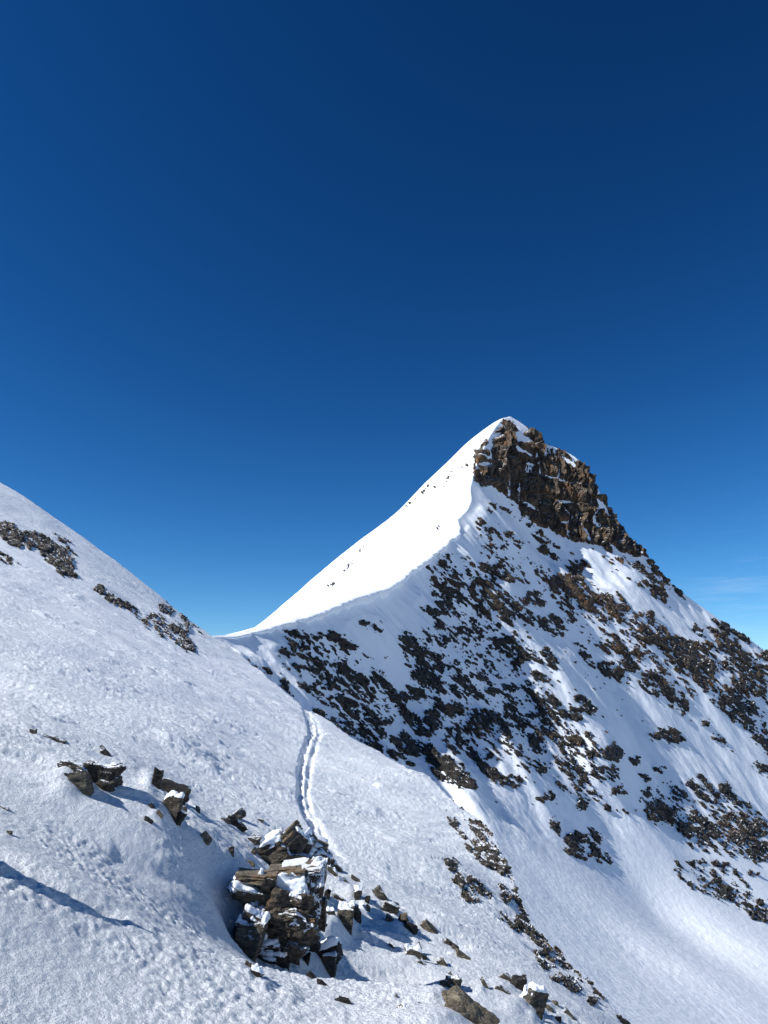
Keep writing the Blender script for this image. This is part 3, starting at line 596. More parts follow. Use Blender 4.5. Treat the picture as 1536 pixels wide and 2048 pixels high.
def poly_sd(px, py, poly):
    q, _, _ = line_dist(px, py, list(poly) + [poly[0]])
    ins = np.zeros(px.shape, bool); n = len(poly)
    for k in range(n):
        (x0, y0), (x1, y1) = poly[k], poly[(k + 1) % n]
        if y0 != y1: ins ^= ((y0 > py) != (y1 > py)) & (px < (x1 - x0) * (py - y0) / (y1 - y0) + x0)
    return np.where(ins, q, -q)

def blur(a, n):
    k = np.ones(2 * n + 1) / (2 * n + 1)
    for ax in (0, 1):
        pad = [(0, 0)] * a.ndim; pad[ax] = (n, n)
        a = np.apply_along_axis(lambda v: np.convolve(v, k, 'valid'), ax, np.pad(a, pad, mode='edge'))
    return a

def surface_patch(ter, box, stp, smooth_n=5):
    gx = np.arange(box[0], box[2] + stp, stp); gy = np.arange(box[1], box[3] + stp, stp)
    px, py = np.meshgrid(gx, gy)
    P = ter.hit(px, py); ok = ~np.isnan(P[..., 0])
    # columns that leave the ground continue from their last point so that the patch stays whole
    Q = P.copy()
    for r in range(len(gy) - 2, -1, -1):
        bad = np.isnan(Q[r, :, 0]); Q[r, bad] = Q[r + 1, bad]
    Q = np.nan_to_num(Q, nan=0.0)
    B = blur(Q, smooth_n)
    n = np.cross(np.gradient(B, axis=1), np.gradient(B, axis=0)); L = np.linalg.norm(n, axis=-1, keepdims=True)
    n = n / np.maximum(L, 1e-9)
    n = np.where((n * P).sum(-1, keepdims=True) > 0, -n, n)
    n = np.where(L > 1e-7, n, np.array([0, -0.5, 0.8]))
    n = blur(np.nan_to_num(n), 4); n /= np.maximum(np.linalg.norm(n, axis=-1, keepdims=True), 1e-9)
    return px, py, P, n, ok

def outcrop(ter, blobs, label, mat, seed, grain=1.0, high=1.0, ang=38, bias=0.0, stp=1.2, group=None, name='rock_outcrop', rag=1.0, parent=None, whole=False, gully=0.0):
    ext = np.array([[b[0] - max(b[2], b[3]) / 2, b[1] - max(b[2], b[3]) / 2, b[0] + max(b[2], b[3]) / 2, b[1] + max(b[2], b[3]) / 2] for b in blobs])
    m = 10
    px, py, P, n, ok = surface_patch(ter, (ext[:, 0].min() - m, ext[:, 1].min() - m, ext[:, 2].max() + m, ext[:, 3].max() + m), stp)
    sd = blob_sd(px, py, blobs)
    k = np.linalg.norm(P, axis=-1) / F
    t = math.radians(ang); u = px * math.cos(t) + py * math.sin(t); v = -px * math.sin(t) + py * math.cos(t)
    g = grain
    nz = fbm2(u / (34 * g), v / (8 * g), 4, seed, 0.65)
    gu = px * 0.616 + py * 0.788; gv = -px * 0.788 + py * 0.616; gul = noise2(gv / (26 * g), gu / (260 * g), 77) + 0.5 * noise2(gv / (11 * g), gu / (120 * g), 78)
    c1, e1 = cells(u / (27 * g) + nz * 0.25, v / (11 * g), seed + 50); c3, e3 = cells(u / (12 * g), v / (7 * g), seed + 70)
    c2, e2 = cells(u / (6.5 * g), v / (3.4 * g) + nz * 0.3, seed + 60)
    val = 0.85 * np.clip(sd / (7 * g), -1.6, 0.75) + rag * (0.50 * nz + 0.34 * c1 + 0.24 * c3 + 0.12 * c2) + bias - gully * smooth(0.16, 0.5, gul)
    h = np.clip(val * 9, -5, 3.0) + (3.0 * c1 + 0.9 * c3 + 0.22 * c2) * smooth(-0.05, 0.3, val) - 1.5 * smooth(0.10, 0.0, e1) * smooth(0, 0.3, val)
    h = h * k * high * g
    ok = ok & (sd > -8 * g) & ((val > -2.2) | whole)
    V = P + n * h[..., None]
    fc = grid_faces(*px.shape, ok)
    if not len(fc): return None
    V, fc = used(np.nan_to_num(V.reshape(-1, 3)), fc)
    base = V[np.argmin(V[:, 2])].copy(); base = np.array([V[:, 0].mean(), V[:, 1].mean(), V[:, 2].min()])
    o = link_mesh(name, V - base, fc, K[mat], flat=True)
    if parent is not None:
        o.parent = parent; o.location = base - np.array(parent.location)
        return o
    o.location = base
    return tag(o, label, 'rock outcrop', group)

FACE = [
 # below the cornice, left of the big shaded face
 ('rounded dark outcrop low under the left end of the cornice', 'dark', [(574, 1304, 34, 24), (599, 1312, 24, 10, 15)], -0.0),
 ('thin tilted dark outcrop just above the rounded one under the cornice', 'dark', [(591, 1288, 40, 16, 22)], 0),
 ('long ragged outcrop closest below the broken snow patch of the cornice', 'dark', [(607, 1271, 52, 15, 10), (634, 1275, 22, 10), (578, 1268, 16, 6, 20)], 0),
 ('blocky dark outcrop right of the ragged one beneath the cornice', 'dark', [(670, 1273, 30, 20, 10)], 0.1),
 ('small upright wedge of dark rock alone in shaded snow under the cornice', 'dark', [(695, 1294, 34, 22, 55)], 0.05),
 ('three small dark knobs on snow under the middle of the cornice', 'dark', [(730, 1247, 16, 8), (752, 1256, 24, 11, 10), (763, 1245, 16, 8, 60)], 0.1),
 ('dark ledge peeping over the near snow edge below the col', 'dark', [(519, 1337, 40, 12, 25)], 0),
 ('narrow dark rib descending to the near snow edge below the col', 'dark', [(568, 1368, 34, 14, 62), (580, 1388, 18, 10, 35)], 0),
 ('pale-topped slanting dark outcrop in the middle of the shaded face', 'dark', [(595, 1337, 52, 13, 10), (632, 1331, 40, 30, 40), (652, 1356, 36, 22, 40), (634, 1304, 22, 8, 40)], 0),
 ('loose dark blocks above the largest black outcrop', 'dark', [(613, 1374, 28, 13, 30), (634, 1368, 26, 14), (638, 1384, 18, 8), (667, 1374, 44, 11, 25)], 0),
 ('largest slanting dark band of the shaded face below the cornice', 'dark', [(712, 1369, 104, 42, 40), (690, 1345, 40, 22, 30)], 0.12),
 ('long dark outcrop running down beside the largest slanting band', 'dark', [(773, 1381, 76, 30, 50), (805, 1421, 44, 18, 40), (763, 1409, 32, 20)], 0.0),
 ('black outcrop dusted with snow just above the near snow edge', 'dark', [(712, 1430, 106, 44, 35), (738, 1462, 60, 30, 30), (692, 1412, 50, 20, 20)], 0.18),
 ('low dark ledge hugging the near snow edge beyond the ski track', 'dark', [(715, 1470, 180, 17, 29), (790, 1512, 60, 14, 28)], 0.05),
 ('broad dark outcrop halfway along the near snow edge', 'dark', [(822, 1491, 86, 36, 22), (880, 1523, 80, 26, 28), (771, 1444, 26, 12)], 0.05),
 ('large grey slab outcrop lowest on the face above the near snow edge', 'dark', [(900, 1545, 84, 44, 34), (930, 1562, 44, 30, 30)], 0.25),
 # upper face right of the cornice
 ('brown blocks at the foot of the triangular shadow under the crest', 'brown', [(878, 1163, 30, 30), (907, 1160, 40, 22, 40), (883, 1126, 14, 9)], 0.15),
 ('broken brown outcrop topmost on the face below the crest', 'brown', [(943, 1129, 22, 11, 30), (969, 1136, 26, 18), (1002, 1146, 62, 22, 30)], -0.05),
 ('stepped dark outcrop below the brown blocks on the upper face', 'dark', [(904, 1188, 54, 18, 25), (888, 1214, 36, 32), (862, 1222, 36, 13, 20)], 0.05),
 ('thick brown outcrop at the centre of the upper face', 'brown', [(963, 1181, 48, 48), (989, 1204, 44, 30, 60), (969, 1224, 32, 14, 40)], 0.05),
 ('small dark outcrops beside the left snow fan of the upper face', 'dark', [(880, 1247, 36, 17, 40), (885, 1279, 34, 24, 50)], 0),
 ('small square dark outcrop alone on the upper face', 'dark', [(917, 1266, 18, 20)], 0.25),
 ('small leaning dark outcrop next to the square one', 'dark', [(953, 1269, 26, 14, 60)], 0.1),
 ('rounded brown outcrop left of the snow pillow', 'brown', [(1033, 1206, 44, 30, 20)], 0.15),
 ('rounded brown outcrop touching the snow pillow on the face', 'brown', [(1073, 1198, 40, 24, 25)], 0.05),
 ('wide dark outcrop below the rounded brown ones', 'dark', [(1008, 1289, 60, 28), (986, 1292, 14, 18)], 0.15),
 ('upright dark outcrop between the rounded and wide ones', 'dark', [(1012, 1233, 20, 28), (1020, 1247, 22, 12, 40)], 0.0),
 ('slanting dark outcrops under the snow pillow', 'dark', [(1064, 1240, 54, 22, 40), (1090, 1256, 28, 14, 40)], 0),
 ('two tan blocks under the snow pillow with a brown one beside', 'brown', [(1113, 1240, 36, 15, 5), (1116, 1263, 28, 22), (1139, 1238, 24, 26)], 0.25),
 ('scattered dark outcrop left of the long bright snow gully', 'dark', [(1047, 1308, 84, 28, 8), (1033, 1328, 18, 32), (1096, 1321, 52, 32, 40), (1080, 1354, 42, 18, 20)], -0.12),
 ('small flat dark outcrop alone amid the face', 'dark', [(1021, 1373, 28, 15)], 0.1),
 # central shaded field
 ('upper dark outcrop of the central field below the rib', 'dark', [(820, 1292, 50, 30, 50), (859, 1325, 66, 40, 40)], -0.05),
 ('middle dark outcrop of the central field', 'dark', [(852, 1357, 62, 40, 20), (833, 1386, 42, 28, 40), (806, 1400, 34, 34)], -0.02),
 ('thin dark streaks right of the central field', 'dark', [(914, 1328, 22, 11), (920, 1357, 38, 15, 30), (956, 1354, 34, 13, 30)], -0.05),
 ('long slanting dark streak across the central field', 'dark', [(891, 1377, 64, 26, 22), (943, 1383, 64, 20, 35), (982, 1383, 32, 10)], -0.02),
 ('dark outcrop low in the central field above the grey slabs', 'dark', [(838, 1452, 74, 32, 30), (868, 1440, 44, 42), (878, 1412, 38, 18, 60)], 0.05),
 ('greyish brown slabs in the middle of the face', 'brown', [(960, 1445, 62, 56, 30), (907, 1419, 44, 20), (989, 1429, 32, 20)], 0.15),
 ('dark outcrop at the foot of the grey-brown slabs', 'dark', [(911, 1484, 58, 36, 50), (940, 1507, 46, 18, 35)], 0),
 ('broken dark outcrop right of the grey-brown slabs', 'dark', [(1018, 1425, 32, 30), (1008, 1458, 44, 28, 60)], -0.05),
 ('wide dark outcrop touching the lower bright snow gully', 'dark', [(1067, 1393, 46, 30), (1093, 1403, 54, 20), (1171, 1409, 48, 24, 40)], -0.05),
 ('ragged dark outcrop right of the middle of the face', 'dark', [(1093, 1429, 84, 30), (1145, 1429, 52, 24)], -0.08),
 ('olive dark outcrop with pale block near the gully', 'brown', [(1093, 1468, 44, 20), (1153, 1481, 34, 18), (1178, 1471, 28, 14)], -0.05),
 ('small dark outcrop below the olive one', 'dark', [(1073, 1491, 42, 28, 50), (1129, 1494, 34, 14)], 0),
 ('dark slanting outcrops at the bottom of the shaded face', 'dark', [(973, 1539, 66, 24, 40), (977, 1517, 24, 12)], -0.05),
 ('dark outcrop hanging above the smooth shaded snow apron', 'dark', [(1028, 1562, 48, 28)], -0.05),
 ('dark broken outcrop at the foot of the bright gully', 'dark', [(1086, 1536, 34, 24, 60), (1142, 1539, 76, 36, 40), (1161, 1569, 32, 26)], -0.05),
 ('dark outcrop bordering the left edge of the bright gully', 'dark', [(1207, 1546, 48, 28), (1226, 1507, 42, 36), (1191, 1507, 32, 18), (1238, 1583, 26, 14)], -0.08),
 ('small dark outcrop in the apron above the shadow wedge', 'dark', [(1093, 1595, 30, 16), (1163, 1608, 24, 22, 60)], -0.05),
 # right part of the face
 ('rusty brown outcrop at the head of the right-hand rock rib', 'brown', [(1119, 1170, 44, 36), (1150, 1142, 42, 28, 60), (1167, 1131, 20, 15)], 0.0),
 ('brown outcrop high on the right-hand rock rib', 'brown', [(1150, 1177, 64, 36, 45), (1174, 1201, 54, 36, 45)], 0.1),
 ('dark brown outcrop mid-way on the right-hand rock rib', 'brown', [(1223, 1233, 48, 34), (1198, 1216, 40, 24, 30), (1244, 1194, 24, 8, 45)], 0.1),
 ('orange tinted slabs on the right-hand rock rib', 'brown', [(1241, 1213, 36, 16, 20), (1290, 1243, 60, 36, 36), (1213, 1198, 34, 12, 40)], 0.15),
 ('dark brown outcrop below the orange slabs', 'brown', [(1279, 1274, 54, 38, 40), (1244, 1288, 54, 20, 40), (1220, 1299, 46, 20, 25), (1265, 1309, 34, 17)], 0.05),
 ('brown outcrop linking the orange slabs to the lower wall', 'brown', [(1314, 1271, 54, 34, 30), (1335, 1285, 44, 30)], 0.05),
 ('dark rock wall, broadest on the right half of the face', 'brown', [(1377, 1316, 112, 62, 38), (1350, 1290, 70, 30, 15), (1405, 1352, 50, 40, 60), (1413, 1320, 44, 70)], 0.28),
 ('dark outcrop beside the right edge of the bright gully', 'dark', [(1255, 1334, 44, 30), (1227, 1348, 64, 22, 20), (1209, 1330, 32, 15)], 0),
 ('small dark streaks at the upper right edge of the bright gully', 'dark', [(1171, 1327, 34, 10, 20), (1167, 1306, 36, 15, 50)], -0.05),
 ('tall dark outcrop below the rock wall casting a slanting shadow', 'dark', [(1310, 1369, 66, 40, 35), (1352, 1400, 52, 34, 50), (1366, 1424, 18, 14)], 0.18),
 ('small dark outcrop on the right skyline below the summit cliff', 'dark', [(1450, 1253, 44, 17, 35), (1481, 1271, 32, 11, 35)], 0),
 ('tiny dark outcrop on smooth snow near the right skyline', 'dark', [(1394, 1260, 20, 10, 50)], 0.1),
 ('scattered dark outcrop between rock wall and right skyline', 'brown', [(1433, 1267, 34, 12, 20), (1447, 1287, 40, 20, 20), (1474, 1306, 66, 26, 35)], -0.05),
 ('dark outcrop at the right border halfway up the face', 'brown', [(1495, 1323, 40, 24, 30), (1523, 1341, 40, 24), (1530, 1313, 20, 20)], 0),
 ('snow-streaked banded outcrop right of the rock wall', 'brown', [(1447, 1330, 34, 20), (1499, 1362, 76, 44, 40), (1468, 1379, 54, 28, 30)], -0.02),
 ('layered dark outcrop below the snow-streaked one at the right', 'dark', [(1475, 1414, 76, 48, 20), (1509, 1452, 54, 30, 30)], 0.1),
 ('dark outcrop lowest of the layered group at the right border', 'dark', [(1523, 1477, 40, 34, 40), (1534, 1500, 16, 30)], 0),
 ('lone dark outcrop like an island on smooth snow', 'dark', [(1342, 1470, 56, 32, 15), (1314, 1473, 24, 16)], 0.12),
 ('thin slanting streak of dark rock right of the island outcrop', 'dark', [(1436, 1477, 56, 12, 45), (1412, 1452, 16, 10, 40)], -0.08),
 ('small dark outcrop under the end of the bright gully', 'dark', [(1270, 1522, 18, 13)], 0.1),
 ('flat dark outcrop right of the end of the bright gully', 'dark', [(1319, 1538, 26, 11, 10), (1293, 1557, 28, 14, 20)], -0.02),
 ('ragged dark outcrop above the long low rock band', 'dark', [(1401, 1571, 54, 40, 40), (1422, 1597, 42, 18), (1457, 1592, 46, 26, 45)], -0.03),
 ('dark outcrop at the right border above the rock band', 'dark', [(1523, 1536, 44, 20, 40)], 0),
 ('tan left end of the long low rock band', 'brown', [(1310, 1621, 54, 38, 15), (1341, 1632, 50, 26, 25)], 0.15),
 ('central part of the long low rock band', 'dark', [(1390, 1655, 76, 44, 20), (1430, 1660, 44, 30), (1413, 1682, 36, 16)], 0.08),
 ('tall right part of the long low rock band', 'brown', [(1475, 1657, 84, 64, 15), (1515, 1657, 40, 40)], 0.22),
 ('dark outcrop at the right border ending the low rock band', 'dark', [(1520, 1704, 44, 48, 20), (1506, 1746, 18, 12)], 0.0),
 ('speckled dark outcrop on snow under the low rock band', 'dark', [(1373, 1733, 56, 18, 20)], -0.15),
 ('row of small dark knobs under the low rock band', 'dark', [(1444, 1729, 26, 10), (1466, 1742, 18, 9, 20)], 0.05),
 ('small dark outcrops above the bowl at the right', 'dark', [(1413, 1773, 24, 13), (1448, 1787, 40, 26, 20), (1431, 1764, 22, 12)], -0.05),
 ('flat dark ledge at the right border above the bowl', 'dark', [(1489, 1813, 56, 15, 15), (1520, 1831, 42, 28, 20), (1524, 1805, 20, 12)], 0.0),
 ('black outcrop inside the big shadow wedge of the bowl', 'dark', [(1158, 1693, 70, 48, 30), (1198, 1714, 46, 22, 25), (1111, 1655, 36, 12, 65)], 0.2),
 ('specks of dark rock beside the black outcrop in shadow', 'dark', [(1194, 1668, 44, 24, 45)], -0.25),
 ('flat streak of rock crossing the sunny end of the apron', 'dark', [(1239, 1621, 44, 10, 10)], -0.05),
 # shoulder under the cliff
 ('flat dark ledge crossing the snow shoulder under the cliff', 'brown', [(1272, 1133, 66, 15, 26), (1304, 1131, 30, 22, 35), (1300, 1152, 54, 11, 35), (1324, 1149, 20, 14, 40)], 0.1),
 ('dark outcrop alone on the smooth snow shoulder', 'brown', [(1317, 1187, 42, 24, 45), (1290, 1170, 26, 12, 10)], 0.05),
 ('thin dark ledge on the skyline beside the snow shoulder', 'dark', [(1359, 1184, 34, 10, 42)], 0.1),
 ('brown streak of rock running up to the cliff foot', 'brown', [(1036, 1080, 44, 12, 25), (1018, 1070, 20, 10), (1067, 1060, 46, 9, 35), (1078, 1075, 26, 13, 45)], -0.1),
 ('dark knobs on the snow between crest and cliff', 'brown', [(983, 1016, 20, 15, 60), (1010, 1022, 16, 10, 35)], 0.1),
 ('oval brown knob on snow right of the crest notch', 'brown', [(960, 1045, 20, 13, 15)], 0.2),
 ('second oval brown knob, right of the first', 'brown', [(986, 1058, 22, 12, -5)], 0.2),
 ('small dark knob below the two oval ones', 'brown', [(974, 1097, 20, 10, 15)], 0.1),
 ('small broken brown rocks at mid-shoulder', 'brown', [(1085, 1101, 22, 14, 30), (1108, 1115, 18, 10, 40), (1118, 1092, 14, 7)], 0.0),
 # sunny side
 ('dark rock tooth on the bright snow beside the crest', 'dark', [(879, 1055, 8, 11, -40)], 0.3),
 ('thin row of rocks high on the bright snow flank', 'brown', [(925, 934, 15, 7, -15), (897, 953, 14, 4, -60), (893, 964, 10, 4, -60), (868, 975, 8, 3, -55)], 0.1),
 ('thin row of rocks on the skyline of the bright flank', 'brown', [(850, 979, 14, 3, -50), (820, 1006, 14, 3, -42)], 0.05),
 ('slanting streak of rocks midway down the bright flank', 'brown', [(703, 1124, 18, 4, -48), (694, 1136, 9, 3, -48), (722, 1098, 11, 3, -52)], 0.05),
 ('tiny dark stone alone on the lower bright flank', 'dark', [(662, 1169, 7, 4, -20)], 0.3),
]
for i, (label, mat, blobs, bias) in enumerate(FACE):
    outcrop(mt, blobs, label, mat, 200 + 7 * i, bias=bias - 0.08 + (0.09 if 8 <= i <= 15 or 31 <= i <= 47 else 0), gully=0.85, high=1.2 if i < len(FACE) - 5 else 0.7, rag=1.4, grain=0.64 if i < len(FACE) - 5 else 0.42)

SCREE = [([(985, 1400, 430, 190, 38)], 'dark'), ([(950, 1195, 250, 130, 40)], 'dark'), ([(1250, 1270, 400, 110, 38)], 'brown'), ([(1420, 1640, 300, 130, 20)], 'dark'), ([(690, 1360, 250, 140, 38)], 'dark'),
         ([(1480, 1360, 190, 170, 40)], 'dark'), ([(1140, 1520, 240, 120, 35)], 'dark'), ([(1030, 1120, 200, 60, 40)], 'brown'), ([(1430, 1760, 180, 70, 20)], 'dark')]
for i, (blobs, mat) in enumerate(SCREE):
    o = outcrop(mt, blobs, '', mat, 800 + 11 * i, bias=-1.10 if i == 4 else -0.93, gully=0.9, high=0.8, rag=1.5, grain=0.62, name='scree', whole=True)
    for q_ in ('label', 'category'):
        del o[q_]
    o['kind'] = 'stuff'; o['label'] = 'fragments of dark rock breaking through the snow of the mountain face'

# ---- the banded summit cliff
CLIFF = [(946, 935), (950, 905), (970, 882), (982, 866), (998, 856), (1014, 850), (1026, 868), (1031, 884), (1050, 887), (1064, 882), (1086, 888), (1100, 896), (1130, 903), (1150, 922), (1166, 926), (1182, 940),
         (1191, 970), (1196, 990), (1208, 985), (1216, 1012), (1234, 1042), (1252, 1066), (1270, 1086), (1292, 1100), (1284, 1112), (1268, 1114), (1240, 1102), (1222, 1088), (1198, 1092), (1172, 1086), (1150, 1084), (1105, 1064), (1072, 1050),
         (1042, 1030), (1036, 1010), (1012, 992), (985, 972), (964, 968), (950, 955)]
KNOB = [(1046, 868), (1058, 855), (1078, 862), (1088, 886), (1074, 890), (1058, 876)]
def cliff_piece(poly, seed, relief, holes=()):
    q = np.array(poly); stp = 0.8
    px, py, P, n, ok = surface_patch(mt, (q[:, 0].min() - 8, q[:, 1].min() - 8, q[:, 0].max() + 8, q[:, 1].max() + 8), stp, 9)
    sd = poly_sd(px, py, poly) + 3.0 * fbm2(px / 9, py / 9, 3, seed)
    for hx, hy, ln, w, a in holes: sd = np.minimum(sd, -blob_sd(px, py, [(hx, hy, ln, w, a)]) * 1.0 + 1.2 * noise2(px / 6, py / 6, seed + 9))
    k = np.linalg.norm(P, axis=-1) / F
    wv = fbm2(px / 40, py / 40, 3, seed + 1)
    col = fbm2(px / 15 + wv * 0.5, py / 95, 4, seed + 2, 0.6)
    c1, e1 = cells(px / 15 + wv * 0.8, py / 58, seed + 3); c2, e2 = cells(px / 6, py / 21 + wv, seed + 5); c3, e3 = cells(px / 3.4, py / 4.2, seed + 7)
    bed = (py - 0.10 * px + 9 * wv) / 31.0; t = bed - np.floor(bed); band = noise2(np.floor(bed) * 3.7, px / 60, seed + 11)
    bed2 = (py - 0.06 * px + 5 * wv) / 9.5; t2 = bed2 - np.floor(bed2)
    h = 9.5 * col + 3.6 * c1 + 1.3 * c2 + 0.35 * c3 + (0.9 - t) * 4.2 * (0.5 + np.clip(band, -0.4, 1)) + (0.5 - t2) * 1.1
    h -= 4.5 * smooth(0.09, 0, e1) + 1.6 * smooth(0.12, 0, e2)
    edge = np.clip(sd / 6.0, -1, 1)
    h = (h * relief + 6.0) * smooth(-0.25, 0.9, edge) - 5.0 * smooth(0.15, -0.6, edge)
    nn = n * np.array([1, 1, 0.35]); nn /= np.linalg.norm(nn, axis=-1, keepdims=True)
    V = P + nn * (h * k * 1.05)[..., None]
    ok = ok & (sd > -5)
    return used(np.nan_to_num(V.reshape(-1, 3)), grid_faces(*px.shape, ok))
V, fc = cliff_piece(CLIFF, 900, 1.0, holes=[(1012, 854, 34, 9, 25), (990, 872, 26, 7, -30), (975, 893, 22, 6, -25), (1040, 900, 26, 9, 40), (1140, 925, 34, 7, 35), (1128, 1045, 14, 6, 5), (1172, 1068, 34, 11, 60), (1110, 957, 44, 5, 14), (1060, 1012, 30, 8, 30), (968, 912, 30, 7, 15), (968, 928, 26, 8, -5), (1052, 905, 20, 6, 30), (1128, 1003, 36, 4, 5),
                                          (1208, 1018, 34, 12, 65), (1018, 985, 20, 5, 80)])
base = np.array([V[:, 0].mean(), V[:, 1].mean(), V[:, 2].min()])
o = link_mesh('summit_cliff', V - base, fc, K['cliff'], flat=True); o.location = base
tag(o, 'tall banded brown rock cliff just below the snowy summit', 'cliff')
V, fc = cliff_piece(KNOB, 940, 0.6)
base = np.array([V[:, 0].mean(), V[:, 1].mean(), V[:, 2].min()])
o = link_mesh('rock_pinnacle', V - base, fc, K['cliff'], flat=True); o.location = base
tag(o, 'brown rock knob right of the snow gully below the summit', 'rock pinnacle')
for i, (label, mat, blobs) in enumerate([
    ('broken brown rock right under the snowy summit cap', 'cliff', [(1012, 850, 22, 12, 30), (1020, 845, 12, 8), (1026, 862, 14, 18)]),
    ('dark rock pinnacle on the skyline above the cliff', 'cliff', [(1124, 903, 14, 10)]),
    ('broken rocks on the skyline at the right foot of the cliff', 'brown', [(1288, 1102, 34, 16, 30), (1312, 1135, 30, 14, 60), (1330, 1156, 22, 10, 45), (1262, 1098, 26, 14, 20)]),
    ('snowy broken rocks under the right end of the cliff', 'brown', [(1225, 1060, 50, 24, 50), (1245, 1088, 40, 18, 35), (1215, 1095, 26, 10, 20)]),
    ('dark jagged rocks where the crest meets the cliff', 'cliff', [(962, 962, 34, 14, 45), (952, 945, 14, 12)])]):
    outcrop(mt, blobs, label, mat, 1000 + 7 * i, bias=0.1, high=1.2, grain=0.7)

# ---- the cornice along the crest
CO = [(425, 1274, 111), (470, 1272, 118), (520, 1259, 126), (560, 1247, 133), (600, 1236, 140), (640, 1222, 147), (690, 1200, 157), (730, 1187, 166), (775, 1174, 178), (800, 1152, 188), (830, 1130, 200), (860, 1108, 213), (895, 1080, 228), (922, 1056, 242)]
cp = at(*np.array(CO, float).T); cs = np.r_[0, np.cumsum(np.linalg.norm(np.diff(cp, axis=0), axis=1))]
ns = 900; ts = np.linspace(0, cs[-1], ns)
cpt = np.stack([np.interp(ts, cs, cp[:, k]) for k in range(3)], -1)
kk = np.ones(15) / 15
sm = np.stack([np.convolve(np.pad(cpt[:, k], 7, mode='edge'), kk, 'valid') for k in range(3)], -1)
tan = np.gradient(sm, axis=0)[:, :2]; tan /= np.linalg.norm(tan, axis=1, keepdims=True)
out = np.stack([tan[:, 1], -tan[:, 0]], -1)
prof = np.array([(-6.0, -1.4), (-4.5, -0.35), (-3, 0.10), (-1.6, 0.22), (-0.5, 0.30), (0.3, 0.30), (0.85, 0.18), (1.15, -0.05), (1.2, -0.35), (0.95, -0.65), (0.7, -1.0), (0.45, -1.5), (0.25, -2.2), (0.0, -3.2), (-0.3, -4.6), (-0.9, -6.4)])
pt = np.linspace(0, len(prof) - 1, 70)
po = np.interp(pt, np.arange(len(prof)), prof[:, 0]); pz = np.interp(pt, np.arange(len(prof)), prof[:, 1])
po = np.convolve(np.pad(po, 3, mode='edge'), np.ones(7) / 7, 'valid'); pz = np.convolve(np.pad(pz, 3, mode='edge'), np.ones(7) / 7, 'valid')
Sg, Pg = np.meshgrid(ts, pt, indexing='ij')
amp = (0.80 + 0.65 * noise2(ts / 8, ts * 0 + 3, 7) + 0.45 * noise2(ts / 3.1, ts * 0, 8) + 0.25 * noise2(ts / 1.5, ts * 0, 12)) * smooth(0, 14, ts) * smooth(cs[-1], cs[-1] - 10, ts) * (1 + 0.5 * smooth(20, 60, ts))
amp = np.clip(amp, 0.02, 1.5)
O_ = po[None, :] * np.where(po[None, :] > 0, amp[:, None] * 1.25, 1); Z_ = pz[None, :] * np.where(po[None, :] > -0.45, amp[:, None], 1)
lump = fbm2(Sg / 4.2, Pg / 9.0, 4, 9) * 0.75 * smooth(18, 30, Pg) * smooth(69, 60, Pg)
O_ = O_ + lump * amp[:, None]
V = np.stack([sm[:, None, 0] + out[:, None, 0] * O_, sm[:, None, 1] + out[:, None, 1] * O_, sm[:, None, 2] + Z_ - 0.1], -1).reshape(-1, 3)
base = V.mean(0)
o = link_mesh('snow_cornice', V - base, grid_faces(ns, len(pt)), M_FAR_SNOW); o.location = base
tag(o, 'overhanging white snow cornice along the crest from the col to the peak', 'cornice')

